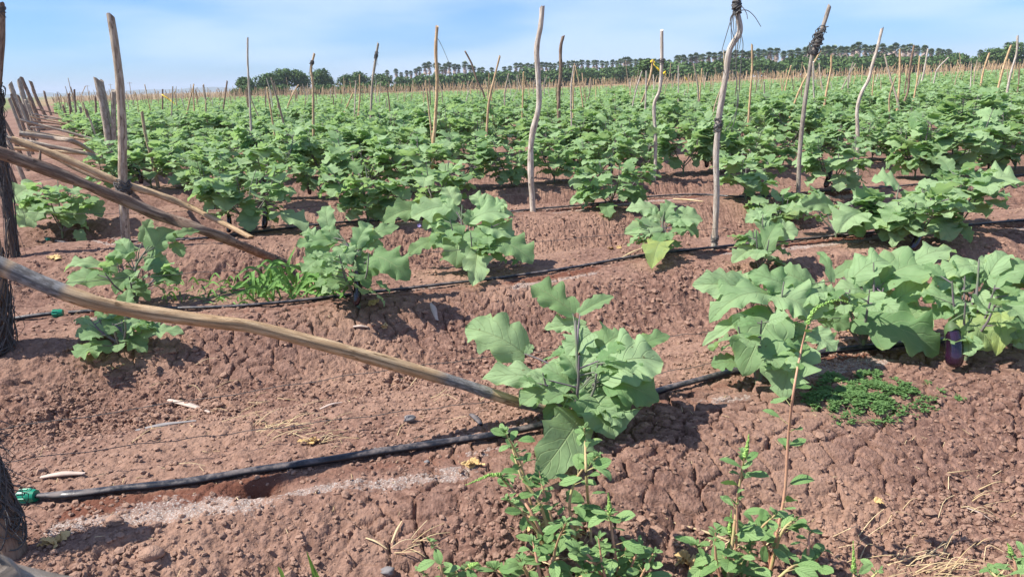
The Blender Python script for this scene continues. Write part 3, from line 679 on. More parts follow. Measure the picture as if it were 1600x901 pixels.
for k_ in range(4, 17):     # braces at the farther row ends
    v = CENT[k_ + 2]; yv = (v + TANR * -0.35) / (1 + TANR * 0.575); xe = endx(yv)
    b = np.array([xe, yv, 0.0]); b[2] = gz(xe, yv)
    ln = rg.uniform(1.5, 3.0); hi = rg.uniform(0.3, 0.85)
    e2 = b + e_ * ln; e2[2] = gz(e2[0], e2[1]) + 0.03
    s0 = b + [-0.35, 0, hi]; mid_ = (s0 + e2) / 2 + [0, 0, rg.uniform(-0.05, 0.08)]
    pole('brace_pole', [s0, mid_, e2], [0.028, 0.026, 0.020], [M_BROWN, M_GREY, M_TAN][k_ % 3], 'far slanting brace pole in the line of row ends', 'pole', 'slanting brace poles at the far row ends', seed=40 + k_, cb=rg.uniform(0, .4))
    top = b + [-0.35 - rg.uniform(0.05, 0.3), 0.0, rg.uniform(1.0, 1.35)]
    bb = b + [-0.30, 0.05, -0.12]
    pole('end_post', [bb, (bb + top) / 2 + [0.02, 0, 0], top], [0.036, 0.034, 0.032], [M_BROWN, M_GREY][k_ % 2], 'far leaning end post in the line receding along the dirt track', 'post', 'far end posts along the track', seed=60 + k_, cb=rg.uniform(0, .4))

# near rail in the bottom left corner
pole('brace_pole', [at_depth(-330, 900, 0.46), at_depth(-60, 955, 0.50), at_depth(160, 1000, 0.56), np.array([0.55, 0.78, 0.35]), np.array([1.3, 1.0, gz(1.3, 1.0)])], [0.040, 0.038, 0.038, 0.036, 0.034], M_GREY,
     'out of focus weathered grey pole in the bottom left corner', 'pole', None, sides=24, cb=0.45, n=60, knob=0.10, seed=8)

# --- named stakes in the field
ST = 'wooden stakes standing in the rows'
STK = [
 ([(847, 13), (845, 40), (839, 75), (841, 120), (842, 165), (831, 215), (829, 260), (833, 331)], 11, M_PALE, 'tall pale stake with a double bend, tallest in the centre, foot on the third hose', True, .1),
 ([(1150, -6), (1152, 20), (1156, 50), (1140, 78), (1134, 120), (1124, 180), (1119, 240), (1120, 300), (1116, 388)], 11.5, M_PALE, 'bleached crooked stake standing at the second hose with black twine at its top', True, .3),
 ([(1296, 10), (1283, 50), (1270, 82), (1262, 130), (1254, 190), (1249, 250), (1247, 312)], 8.5, M_GREY, 'grey leaning stake with looped twine knotted below its pointed tip', True, .55),
 ([(683, 42), (681, 80), (683, 130), (680, 190), (677, 230), (675, 300)], 7, M_TAN, 'slim upright tan stake with a wire hanging from near its top', True, 0),
 ([(1034, 48), (1034, 100), (1031, 140), (1022, 165), (1024, 210), (1024, 250), (1022, 282)], 7, M_PALE, 'wavy stake whose lower half kinks left, right of the yellow-taped one', True, .1),
 ([(880, 57), (876, 75), (876, 110), (873, 150), (874, 215)], 7, M_BROWN, 'dark stake with a notched top, just right of the tallest centre stake', False, .1),
 ([(387, 60), (387, 95), (390, 150), (393, 214)], 4.2, M_PALE, 'thin straight stake alone against the sky, left of the round trees', False, .1),
 ([(491, 85), (486, 108), (489, 135), (490, 212)], 5, M_TAN, 'stake with an s-shaped upper end and a dark tie, before the round trees', False, .2),
 ([(591, 68), (585, 105), (581, 140), (579, 216)], 5, M_GREY, 'leaning forked stake with dark upper tie, before the palm line start', False, .3),
 ([(781, 88), (773, 120), (764, 160), (760, 216)], 4.5, M_TAN, 'right arm of the v-shaped pair of stakes', False, .1),
 ([(727, 81), (737, 100), (745, 125), (755, 145), (760, 170)], 4, M_BROWN, 'left arm of the v-shaped pair, with a hooked dark tip', False, .1),
 ([(665, 126), (669, 160), (675, 217)], 3.6, M_TAN, 'thin curved stake leaning onto the upright tan stake', False, .1),
 ([(1378, 45), (1371, 75), (1362, 105), (1357, 125), (1345, 148), (1339, 175), (1340, 207)], 6.5, M_PALE, 'boldly bent pale stake before the tallest palms', False, 0),
 ([(1020, 96), (1016, 120), (1007, 150), (998, 172), (997, 186)], 4.5, M_TAN, 'honey-coloured bent stake with yellow tape on its tip', False, 0),
 ([(1010, 112), (1009, 150), (1008, 185)], 3.6, M_PALE, 'pale straight stake beside the honey-coloured bent one', False, .1),
 ([(1175, 70), (1175, 110), (1172, 150), (1169, 195)], 4.5, M_TAN, 'straight tan stake just right of the bleached crooked one', False, 0),
 ([(1282, 80), (1268, 105), (1252, 135), (1237, 175)], 4, M_TAN, 'yellowish stake crossing behind the grey leaning stake', False, 0),
 ([(1271, 97), (1271, 130), (1273, 176)], 3.8, M_PALE, 'white-grey stake seen right behind the leaning one', False, .3),
 ([(1299, 86), (1298, 110), (1291, 145), (1286, 181)], 4.2, M_TAN, 'orange-brown wavy stake right of the grey leaning stake', False, 0),
 ([(1406, 77), (1406, 120), (1402, 168)], 4.5, M_TAN, 'orange straight stake in the close pair before the palms', False, 0),
 ([(1428, 72), (1422, 105), (1419, 140), (1412, 162)], 4.5, M_BROWN, 'brown wavy stake, right one of the close pair before the palms', False, .1),
 ([(1437, 88), (1434, 120), (1427, 160)], 3.6, M_TAN, 'tan stake leaning right, beside the brown wavy stake', False, 0),
 ([(1450, 77), (1444, 110), (1438, 138)], 3.4, M_PALE, 'pale leaning stake in the crossing group of four', False, .1),
 ([(1482, 90), (1465, 108), (1460, 125)], 2.8, M_PALE, 'short far stake leaning strongly right', False, .2),
 ([(1546, 83), (1537, 110), (1530, 148)], 3.8, M_TAN, 'honey stake leaning right before the last palm', False, 0),
 ([(1580, 71), (1568, 105), (1555, 158)], 4.4, M_TAN, 'long orange leaning stake near the right edge', False, 0),
 ([(1590, 57), (1588, 85), (1578, 120), (1570, 168)], 4.6, M_PALE, 'tallest pale stake near the right edge', False, .1),
 ([(898, 100), (896, 140), (895, 192)], 3.0, M_TAN, 'right-hand stake of the slim tripod of three', False, 0),
 ([(897, 103), (892, 140), (893, 197)], 3.0, M_PALE, 'pale leg of the slim tripod of three stakes', False, .1),
 ([(899, 104), (907, 140), (912, 178)], 2.6, M_TAN, 'leg of the slim tripod leaning the other way', False, 0),
 ([(818, 113), (817, 150), (816, 186)], 3.2, M_TAN, 'short straight stake left of the tallest centre stake', False, 0),
 ([(1060, 102), (1060, 130), (1060, 166)], 2.8, M_PALE, 'thin pale stake right of the yellow tape', False, .1),
 ([(1084, 100), (1090, 135), (1092, 178)], 3.4, M_GREY, 'forked grey stake between the tape and the bleached stake', False, .2),
 ([(1097, 108), (1094, 140), (1092, 172)], 3.0, M_TAN, 'tan stake rising beside the forked grey one', False, .0),
 ([(417, 137), (422, 165), (430, 218)], 3.6, M_TAN, 'curved stake rising left of the s-shaped one', False, 0),
 ([(466, 133), (454, 155), (443, 188)], 3.0, M_TAN, 'stake leaning right in front of the round trees', False, 0),
 ([(551, 146), (543, 165), (532, 192)], 3.0, M_TAN, 'short leaning stake left of the forked one', False, 0),
 ([(556, 126), (555, 150), (554, 182)], 2.8, M_PALE, 'left one of two parallel far stakes beneath the trees', False, .1),
 ([(562, 117), (562, 150), (560, 182)], 3.0, M_TAN, 'right one of two parallel far stakes beneath the trees', False, .1),
 ([(355, 127), (351, 155), (347, 187)], 3.4, M_BROWN, 'dark stake standing just left of the round trees', False, .1),
 ([(303, 132), (296, 160), (290, 188)], 3.0, M_TAN, 'first of the two stakes meeting at their tips over the low field', False, .1),
 ([(302, 134), (303, 165), (305, 194)], 3.0, M_TAN, 'second of the two stakes meeting at their tips over the low field', False, 0),
 ([(318, 132), (321, 155), (323, 186)], 2.8, M_GREY, 'thin forked stake over the low field', False, .1),
 ([(254, 140), (254, 160), (254, 191)], 3.2, M_BROWN, 'stake carrying a yellow tape over the low field', False, .1),
 ([(270, 136), (269, 160), (268, 192)], 2.8, M_GREY, 'grey stake right of the low yellow-taped one', False, .1),
 ([(1003, 112), (994, 140), (987, 174)], 2.8, M_PALE, 'thin grey-white stake left of the honey-coloured one', False, .2),
 ([(1337, 100), (1325, 120), (1314, 143)], 2.6, M_GREY, 'tiny leaning stake left of the bold bend', False, .3),
 ([(1333, 98), (1326, 120), (1325, 146)], 2.6, M_GREY, 'small grey stake rising behind the tiny leaning one', False, .3),
 ([(1236, 103), (1229, 130), (1224, 157)], 2.8, M_TAN, 'tan stake left of the crossing pair', False, 0),
]
named = []
for i_, (px, wp, mt, lb, og, cb_) in enumerate(STK):
    wr = ()
    if i_ == 1: wr = [dict(f0=0.90, f1=0.96, turns=16, thick=0.0045, loose=0.7, seed=61, hang=5, hanglen=0.5), dict(f0=0.40, f1=0.43, turns=7, thick=0.004, loose=0.3, seed=62), dict(f0=0.125, f1=0.14, turns=5, thick=0.003, loose=0.1, seed=63)]
    if i_ == 2: wr = [dict(f0=0.74, f1=0.86, turns=18, thick=0.005, loose=2.2, seed=64, hang=4, hanglen=0.2)]
    if i_ == 0: wr = [dict(f0=0.10, f1=0.12, turns=5, thick=0.003, loose=0.1, seed=65)]
    if i_ == 7: wr = [dict(f0=0.84, f1=0.88, turns=7, thick=0.006, loose=0.8, seed=66, hang=3, hanglen=0.25)]
    if i_ == 8: wr = [dict(f0=0.84, f1=0.90, turns=7, thick=0.006, loose=0.4, seed=67, hang=4, hanglen=0.35)]
    if i_ == 4: wr = [dict(f0=0.86, f1=0.88, turns=5, thick=0.004, loose=0.8, seed=68, hang=3, hanglen=0.3)]
    o, P, R = stake_px(px, wp, mt, lb, base_on_ground=og, group=ST, seed=100 + i_, cb=cb_, wraps=wr, snag=2 if i_ in (8, 12) else 0)
    named.append((o, P, R))
    if i_ == 1:      # long loose ends of twine hanging from the bleached stake
        m = MB(); d = depth(P[-1]); d2 = d - 0.02
        for pl in ([(1150, 14), (1158, 10), (1166, 20), (1168, 30)], [(1153, 18), (1166, 16), (1178, 25), (1189, 42)], [(1148, 18), (1141, 30), (1144, 50), (1148, 62)], [(1153, 30), (1157, 50), (1161, 70), (1158, 95)],
                   [(1154, 60), (1150, 100), (1152, 160), (1146, 195), (1138, 203)], [(1158, 95), (1155, 140), (1150, 175), (1132, 206)]):
            tube(m, [at_depth(a, b, d2) for a, b in pl], [0.0035, 0.0025], 5, n=16)
        m.build('loose_twine', M_TWINE, o, np.array(o.location))
    if i_ == 3:
        r2 = (P[-1] + (P[0] - P[-1]) * 0.09)
        m = MB(); d = depth(r2); a = at_depth(685, 62, d); tube(m, [at_depth(681, 62, d), a, at_depth(693, 78, d), at_depth(701, 97, d)], [0.004, 0.003], 4, n=10)
        q = m.build('loose_wire', M_TWINE, None, a); tag(q, 'bit of dark wire dangling from the slim upright tan stake', 'wire')
def tape(pl, wpx, dep, label):
    m = MB()
    for a in pl:
        pts = np.array([at_depth(x, y, dep - 0.02) for x, y in a]); P, _ = spline(pts, np.ones(len(pts)), 14)
        hw = wpx * dep / FPX / 2; nn = np.stack([up * hw + fw * hw * math.sin(i * .7) * .8 for i in range(14)]); V = np.stack([P - nn, P + nn], 1).reshape(-1, 3)
        m.add(V, [(2 * i, 2 * i + 1, 2 * i + 3, 2 * i + 2) for i in range(13)])
    o = m.build('marking_tape', M_YEL, None, pts[0]); md = o.modifiers.new('t', 'SOLIDIFY'); md.thickness = 0.002; tag(o, label, 'tape')
tape([[(1016, 97), (1020, 95), (1024, 98)], [(1021, 100), (1028, 108), (1038, 116)], [(1034, 116), (1040, 113), (1040, 119)]], 3.4, depth(named[13][1][-1]), 'bright yellow tape flying between the honey-coloured stake and the wavy stake')
tape([[(253, 148), (262, 154), (273, 162)]], 2.2, depth(named[43][1][-1]), 'small yellow tape fluttering low over the field on the left')
tape([[(1070, 121), (1074, 126)]], 2.6, 30, 'tiny yellow tape scrap right of the large tape')

# --- the many other stakes
def rand_stake(rg, x, y, hmin=0.95, hmax=1.75):
    z = gz(x, y); h = rg.uniform(hmin, hmax); a = rg.normal(0, 0.14, 2); k1 = rg.normal(0, 0.05, (2, 2)) 
    p = [np.array([x, y, z - 0.1]), np.array([x + a[0] * h * .35 + k1[0, 0], y + a[1] * h * .35, z + h * .35]), np.array([x + a[0] * h * .7 + k1[1, 0], y + a[1] * h * .7, z + h * .7]), np.array([x + a[0] * h, y + a[1] * h, z + h])]
    r = rg.uniform(0.014, 0.024)
    return p, [r * 1.1, r, r * .95, r * .8]
rg = np.random.default_rng(5); cand = []
nmx = [(P[0][0], P[0][1]) for _, P, _ in named]
for k_ in range(3, 62):
    v = CENT[k_ + 2]; x = -90 + rg.uniform(0, 2)
    while x < 130:
        x += rg.uniform(1.5, 4.2); y = v + TANR * x + rg.normal(0, 0.12)
        if y < 7.5 or x < endx(y) + 0.8 or abs(x) > 0.74 * y + 2 or y > 135: continue
        if min(math.hypot(x - a, y - b) for a, b in nmx) < 1.2: continue
        if y < 24 and rg.random() < 0.62: continue
        cand.append((math.hypot(x, y), x, y, k_))
cand.sort(); protos = []
for i_ in range(14):
    p, r = rand_stake(np.random.default_rng(800 + i_), 0, 400); p = [q - np.array([0, 400, gz(0, 400)]) for q in p]
    m = MB(); tube(m, p, r, 7, n=12, knob=0.12, seed=i_, cb=[0, .2, .5][i_ % 3])
    protos.append(m.build('wooden_stake', [M_TAN, M_PALE, M_TAN, M_BROWN, M_GREY][i_ % 5], None))
used = set(); NI = 250
BANDS = ((22, 'thin wooden stake among the nearer leafy rows', 'thin stakes in the nearer leafy rows'), (34, 'thin wooden stake in the middle of the field', 'thin stakes in the middle of the field'), (1e9, 'thin wooden stake in the crowded far rows', 'thin stakes in the crowded far rows'))
for n_, (d_, x, y, k_) in enumerate(cand[:NI]):
    i_ = rg.integers(0, 14); o = protos[i_]
    if i_ in used: o = o.copy(); S.collection.objects.link(o)
    used.add(i_); o.location = (x, y, gz(x, y)); o.rotation_euler = (0, 0, rg.uniform(0, 6.28)); s_ = rg.uniform(0.85, 1.15); o.scale = (s_, s_, s_)
    b = next(b for b in BANDS if d_ < b[0]); tag(o, b[1], 'stake', b[2])
g = MB()
for d_, x, y, k_ in cand[NI:]:
    p, r = rand_stake(rg, x, y); tube(g, p, np.array(r) * 1.25, 5, n=5, caps=False, cb=rg.choice([0, 0, .2, .6]))
for _ in range(1500):     # crowded dry rows past the green ones
    y = rg.uniform(62, 135); x = rg.uniform(-0.74 * y, 0.74 * y)
    if x < endx(y) + 1: continue
    p, r = rand_stake(rg, x, y, 0.9, 1.6); tube(g, p, np.array(r) * 1.3, 5, n=5, caps=False, cb=rg.choice([0, 0, .2, .5]))
tag(g.build('distant_stakes', M_TAN), 'dense brownish haze of thin stakes in the farthest rows', 'stakes', kind='stuff')

# ------------------------------------------------------------------ eggplants
def add_fruit(parent, org, top, tip, wid, seed=0):
    top = np.asarray(top, float); tip = np.asarray(tip, float); ax = tip - top; Ln = np.linalg.norm(ax); bend = unit(np.cross(ax, [0, 1, 0.2])) * Ln * 0.05
    m = MB(); ts = np.array([0, .08, .25, .5, .75, .9, .97, 1.0]); rr = np.array([.50, .72, .86, .95, 1.0, .86, .55, .12]) * wid / 2
    tube(m, [top + ax * t + bend * math.sin(t * 3.14) for t in ts], rr, 14, n=24)
    f = m.build('fruit', M_FRUIT, parent, org)
    c = MB(); tube(c, [top - ax * 0.10, top - ax * 0.025, top + ax * 0.05 + bend * .15, top + ax * 0.14 + bend * .4], [wid * .10, wid * .27, wid * .385, wid * .435], 12, n=9, knob=.07, seed=3)
    c.build('calyx', M_CALYX, f, np.zeros(3) + org if False else org)
    return f
def add_flower(parent, org, p, s=0.016):
    m = MB(); p = np.asarray(p, float)
    for q in range(5):
        a = q * 1.2566; o_ = rt * math.cos(a) + up * math.sin(a) + np.array([0, -0.3, -0.2])
        leaves(m, [p], [p + unit(o_) * s], [[0, -1, 0.2]], s * .8, 0.05, 0.1, .05, 0, 0, .5, 3, 2, 0)
    m.build('flower', M_PETAL, parent, org)

def gen_plant(rg, nu, nv, nl, H=0.62, R=0.36, stems=True, mf=None, org=np.zeros(3), ms=None):
    nb = rg.integers(4, 7); br = []
    for b_ in range(nb):
        a = b_ / nb * 6.283 + rg.normal(0, 0.3); r_ = R * rg.uniform(0.35, 0.75); h_ = H * rg.uniform(0.72, 1.02)
        s = np.array([0, 0, H * rg.uniform(0.06, 0.22)]); e = np.array([math.cos(a) * r_, math.sin(a) * r_, h_]); md = (s + e) / 2 + np.array([math.cos(a), math.sin(a), 0]) * R * 0.12
        br.append((s, md, e, a))
        if ms is not None: tube(ms, [s + org, md + org, e + org], [0.008, 0.006, 0.003], 5, n=6, cb=0.5)
    if ms is not None: tube(ms, [org + [0, 0, -0.03], org + [0.01, 0, H * .3]], [0.012, 0.009], 6, n=3, cb=.2)
    bi = rg.integers(0, nb, nl); t = rg.uniform(0.04, 1.0, nl) ** 0.8
    P0 = []; P1 = []; N = []; W = []
    for b_, t_ in zip(bi, t):
        s, md, e, a = br[b_]; p = s * (1 - t_) ** 2 + 2 * md * t_ * (1 - t_) + e * t_ ** 2
        az = a + rg.normal(0, 1.0); el = math.radians(rg.uniform(-55, 5) + 30 * t_); pet = rg.uniform(0.04, 0.12) * (1.45 - 0.9 * t_)
        o = np.array([math.cos(az), math.sin(az), 0]); b0 = p + o * pet + [0, 0, pet * 0.4]
        L_ = rg.uniform(0.115, 0.215) * (1.12 - 0.45 * max(0, t_ - 0.6) / 0.4 * rg.random())
        d = o * math.cos(el) + np.array([0, 0, math.sin(el)]); P0.append(b0); P1.append(b0 + d * L_)
        N.append(np.array([0, 0, 1.0]) + o * 0.3 + rg.normal(0, 0.22, 3)); W.append(L_ * rg.uniform(0.72, 0.95))
        if ms is not None and nu > 5: tube(ms, [p + org, b0 + d * .01 + org], [0.0035, 0.0022], 4, n=2, cb=rg.uniform(0, .9), caps=False)
    n = nl; P0 = np.array(P0) + org; P1 = np.array(P1) + org
    return P0, P1, np.array(N), np.array(W), rg.uniform(0.04, 0.16, n), rg.uniform(0.05, 0.4, n), rg.uniform(0.05, 0.13, n), rg.uniform(0, 6.28, n), np.maximum(0, rg.normal(0.0, 0.15, n)), rg.uniform(0.1, 1.0, n)

def hero(label, base, centre, apex, LV, fruits=(), flower=None, seed=0, yellow=0.0, auto=0, spread=60, group='eggplants of the near rows'):
    """LV rows: (base_x, base_y, tip_x, tip_y, width_px[, opts]) in photograph pixels, unprojected onto the plant's own sloping crown"""
    rg = np.random.default_rng(seed); b = ground(*base); D = depth(b); b[2] -= 0.01
    C = at_depth(centre[0], centre[1], D); pn = unit(np.array([0, -0.72, 0.70]))
    root = empty('eggplant_plant', tuple(b), label, 'eggplant', group)
    ms = MB(); top = at_depth(apex[0], apex[1], D)
    sp_, _ = tube(ms, [b, b + (C - b) * .5 + [0.01, 0, 0.01], C, top], [0.011, 0.009, 0.007, 0.003], 8, n=16, cb=0.3)
    LV = list(LV)
    def hit(x, y, off):
        d = ray(x, y); t = ((C - CAM) @ pn) / (d @ pn); t = min(max(t, D - 0.32), D + 0.32) + off
        p = CAM + d * t; zg = gz(p[0], p[1]) + 0.03
        k_ = 0
        while p[2] < zg and k_ < 80: t -= 0.01; p = CAM + d * t; zg = gz(p[0], p[1]) + 0.03; k_ += 1
        return p
    A = {k_: [] for k_ in 'P0 P1 N W sag fold wave ph ca cb lob'.split()}
    for i_, lv in enumerate(LV):
        bx, by, tx, ty, wp = lv[:5]; o_ = lv[5] if len(lv) > 5 else {}
        off = o_.get('o', rg.uniform(-0.02, 0.03)); p0, p1 = hit(bx, by, off), hit(tx, ty, off + o_.get('t', 0))
        ax = p1 - p0; tocam = unit(CAM - p0)
        n_ = unit(np.array([0, 0, 0.75]) + tocam * 0.6 + unit(ax * [1, 1, 0]) * 0.12 + rg.normal(0, 0.17, 3) + np.array(o_.get('n', (0, 0, 0))))
        X = unit(np.cross(unit(ax), n_)); m_ = (p0 + p1) / 2
        s0, s1 = proj(m_ - X * .5e-2), proj(m_ + X * .5e-2); e0, e1 = proj(p0), proj(p1); ed = unit(e1 - e0)
        vis = abs((s1 - s0)[0] * ed[1] - (s1 - s0)[1] * ed[0]) / 1e-2
        full = FPX / depth(m_); W = min(wp / max(vis, 0.45 * full), 1.15 * max(np.linalg.norm(ax), wp / full))
        for k_, v_ in zip('P0 P1 N W sag fold wave ph ca cb lob'.split(), (p0, p1, n_, W * 1.0, o_.get('s', rg.uniform(0.04, 0.24)), o_.get('f', rg.uniform(0.05, 0.6)), rg.uniform(0.06, 0.16), rg.uniform(0, 6.28), o_.get('y', max(0, rg.normal(yellow, 0.12))), o_.get('c', rg.uniform(0.15, 1.0)), rg.uniform(0.12, 0.30))): A[k_].append(v_)
        j_ = int(np.argmin(np.linalg.norm(sp_[3:] - (p0 - [0, 0, 0.05]), axis=1))) + 3
        s_ = sp_[max(2, j_ - 2)]; md = (s_ + p0) / 2 + [0, 0, 0.02]
        tube(ms, [s_, md, p0 + (p1 - p0) * 0.03], [0.0042, 0.0032, 0.0022], 6, n=8, cb=rg.uniform(0, .9))
    mf = MB()
    if len(LV): leaves(mf, *[np.array(A[k_]) for k_ in 'P0 P1 N W sag fold wave ph ca cb'.split()], 20, 12, np.array(A['lob']))
    if len(LV) > 6:      # smaller inner leaves round the stem
        Hh = max(0.25, float(top[2] - b[2])); wd_ = (max(l[2] for l in LV) - min(l[2] for l in LV)) * D / FPX
        lf = list(gen_plant(rg, 12, 8, int(10 + len(LV) * .7), H=Hh * .82, R=wd_ * .30, org=b, ms=ms)); lf[1] = lf[0] + (lf[1] - lf[0]) * .62; lf[3] = lf[3] * .62; lf[9] = rg.uniform(0, .8, len(lf[9])); leaves(mf, *lf, 12, 8, 0.26)
    if auto:
        Hh = max(0.3, float(top[2] - b[2])); lf = gen_plant(rg, 12, 8, int(auto * 2.6), H=Hh * 1.05, R=spread * D / FPX * 1.12, org=b, ms=ms); leaves(mf, *lf, 14, 8, 0.26)
    ms.build('stem', M_STEM, root, b); mf.build('foliage', M_LEAF, root, b)
    for (x0, y0, x1, y1, wd) in fruits:
        t_, e2 = hit(x0, y0, 0.0), None; dd_ = depth(t_); t_ = at_depth(x0, y0, dd_); e2 = at_depth(x1, y1, dd_)
        k_ = 0
        while e2[2] < gz(e2[0], e2[1]) + wd * dd_ / FPX * .2 and k_ < 60: dd_ -= 0.01; t_ = at_depth(x0, y0, dd_); e2 = at_depth(x1, y1, dd_); k_ += 1
        add_fruit(root, b, t_, e2, wd * dd_ / FPX)
        s_ = sp_[8]; q = MB()
        tube(q, [s_, (s_ + t_) / 2 + [0, 0, .02], t_ - (e2 - t_) * .09], [0.004, 0.0045], 6, n=8); q.build('fruit_stalk', M_STEM, root, b)
    if flower: add_flower(root, b, hit(*flower, -0.03))
    return root
Y = lambda y, **k_: dict(y=y, **k_)
hero('nearest eggplant plant, broad wavy leaves at the foot of the long tan pole', (895, 672), (902, 592), (900, 500),
 [(897, 490, 828, 446, 40), (905, 490, 959, 463, 20, {'f': .7}), (915, 508, 850, 514, 24), (820, 553, 727, 512, 62, {'o': .05}), (924, 520, 886, 556, 42), (936, 582, 1036, 566, 76), (930, 560, 978, 522, 46), (985, 550, 1047, 524, 24),
  (948, 598, 1030, 628, 54, {'c': .2}), (922, 612, 962, 682, 92), (905, 652, 838, 748, 82, Y(.22)), (902, 585, 925, 625, 42), (868, 598, 752, 592, 36), (885, 602, 812, 634, 42), (902, 590, 878, 552, 36), (928, 585, 918, 556, 24), (897, 602, 846, 574, 36), (822, 553, 832, 538, 12),
  (932, 590, 960, 560, 34, {'o': -.03}), (908, 575, 935, 545, 30), (890, 612, 850, 655, 30, {'c': .1, 'o': .05})],
 fruits=[(878, 641, 861, 672, 21)], seed=1)
hero('wide eggplant plant in the front row left of the tall red weed stalk', (1182, 600), (1215, 500), (1225, 440),
 [(1170, 452, 1081, 446, 42), (1205, 462, 1108, 503, 44), (1192, 485, 1097, 540, 20, {'f': .5}), (1208, 488, 1160, 586, 84), (1205, 462, 1268, 498, 50), (1243, 540, 1222, 622, 84, Y(.15)), (1268, 518, 1306, 548, 32), (1268, 452, 1210, 428, 36),
  (1240, 455, 1168, 428, 36), (1288, 457, 1245, 486, 34), (1232, 470, 1190, 440, 30), (1255, 500, 1290, 470, 34), (1215, 520, 1198, 560, 30, {'c': .1, 'o': .06}), (1250, 505, 1245, 545, 36), (1182, 470, 1140, 430, 30, {'o': .05}), (1300, 440, 1275, 393, 14)], seed=2)
hero('eggplant plant between the red weed stalk and the fruiting one, with a big drooping leaf', (1345, 548), (1365, 475), (1365, 410),
 [(1280, 488, 1328, 512, 34, {'c': .1}), (1340, 452, 1378, 518, 52), (1385, 478, 1458, 512, 50), (1335, 498, 1468, 552, 66, {'c': .15}), (1366, 447, 1464, 418, 52), (1328, 440, 1390, 410, 38), (1305, 430, 1372, 402, 22), (1400, 435, 1492, 394, 36),
  (1385, 460, 1330, 470, 40), (1375, 450, 1325, 425, 34), (1400, 470, 1448, 440, 38), (1358, 460, 1300, 455, 32), (1360, 500, 1392, 540, 40, {'c': .2}), (1410, 480, 1438, 520, 38, {'o': .05}), (1330, 470, 1300, 500, 34, {'c': .2, 'o': .04}), (1300, 470, 1262, 455, 30)], seed=3)
hero('eggplant plant at the right edge with two dark purple fruits and yellowish leaves', (1508, 560), (1525, 468), (1530, 405),
 [(1498, 492, 1552, 546, 72, Y(.5)), (1562, 482, 1556, 556, 40, Y(.55)), (1528, 414, 1463, 434, 32, Y(.3)), (1528, 408, 1556, 420, 24), (1550, 448, 1604, 412, 46), (1542, 468, 1612, 470, 52), (1530, 480, 1588, 504, 26), (1502, 468, 1438, 462, 36),
  (1490, 478, 1460, 500, 30, Y(.2)), (1522, 450, 1488, 428, 32), (1530, 455, 1546, 492, 32, Y(.3)), (1512, 470, 1492, 510, 36, Y(.2, o=.05)), (1540, 440, 1575, 398, 34), (1520, 440, 1510, 405, 28), (1505, 450, 1455, 438, 34), (1575, 460, 1620, 500, 44), (1570, 500, 1600, 545, 40, Y(.2, o=.08)), (1500, 500, 1520, 530, 34, Y(.3, o=.06))],
 fruits=[(1486, 508, 1490, 574, 27), (1512, 512, 1508, 556, 26)], seed=4)
hero('eggplant plant just past the right edge fruiting one, mostly out of frame', (1680, 540), (1680, 455), (1680, 400), [], auto=22, spread=85, seed=5)
hero('small low eggplant plant beneath the tan pole, by dried brown leaves', (190, 545), (192, 518), (190, 498),
 [(186, 510, 117, 524, 26), (190, 520, 178, 490, 26), (195, 516, 230, 502, 30), (190, 520, 229, 550, 30), (222, 520, 287, 520, 18), (174, 541, 118, 556, 22, Y(.2)), (170, 505, 148, 487, 12), (195, 498, 200, 452, 26, {'o': .08}), (195, 515, 205, 535, 22)], seed=6)
hero('eggplant plant above the tan pole at the left, leaves spread flat', (213, 478), (212, 418), (232, 385),
 [(222, 378, 236, 342, 20), (238, 398, 274, 360, 36), (262, 374, 313, 361, 12), (270, 380, 286, 402, 20, {'c': .1}), (215, 392, 164, 402, 22), (186, 392, 166, 442, 24), (166, 418, 100, 425, 13), (168, 430, 104, 434, 15), (172, 440, 101, 449, 24), (243, 427, 282, 442, 30), (225, 415, 272, 428, 20, {'c': .1}),
  (205, 405, 185, 375, 24), (210, 425, 180, 460, 26, {'c': .2}), (230, 400, 262, 415, 26), (200, 440, 235, 470, 24, {'c': .1})], seed=7)
hero('eggplant plant beside the grass tuft with one long dark hanging fruit', (560, 478), (548, 392), (530, 365),
 [(515, 362, 511, 322, 26), (522, 374, 463, 384, 22), (528, 376, 503, 356, 20), (556, 386, 580, 350, 26), (530, 384, 548, 414, 32), (515, 394, 510, 416, 24), (575, 372, 624, 354, 18), (562, 384, 600, 384, 20, {'c': .2}), (582, 400, 640, 438, 46, {'c': .15}),
  (540, 410, 498, 430, 25), (526, 420, 532, 454, 24, Y(.1)), (506, 398, 472, 426, 24), (512, 384, 478, 402, 26), (560, 400, 590, 430, 28, {'o': .05, 'c': .1}), (545, 380, 560, 400, 26), (500, 378, 470, 365, 18), (550, 425, 575, 452, 22, {'o': .05, 'c': .1})],
 fruits=[(556, 416, 556, 478, 13)], seed=8)
hero('loose eggplant plant with a violet flower, one leaf hanging to the second hose', (742, 425), (722, 352), (722, 320),
 [(656, 328, 598, 349, 30, {'c': .1, 'o': .05}), (702, 322, 640, 342, 32), (708, 344, 660, 356, 28), (710, 322, 696, 292, 30), (720, 352, 676, 388, 34), (682, 376, 637, 401, 20), (726, 362, 712, 418, 58), (746, 388, 738, 448, 38, Y(.12)), (745, 340, 785, 316, 30), (766, 332, 792, 318, 24),
  (735, 345, 803, 338, 28), (752, 350, 802, 372, 32), (772, 374, 833, 410, 40, {'c': .25}), (732, 352, 736, 328, 24), (740, 360, 770, 392, 34, {'c': .2}), (715, 340, 690, 312, 26), (730, 370, 760, 402, 30, {'c': .1, 'o': .04}), (760, 330, 735, 306, 22)],
 flower=(655, 352), seed=9)
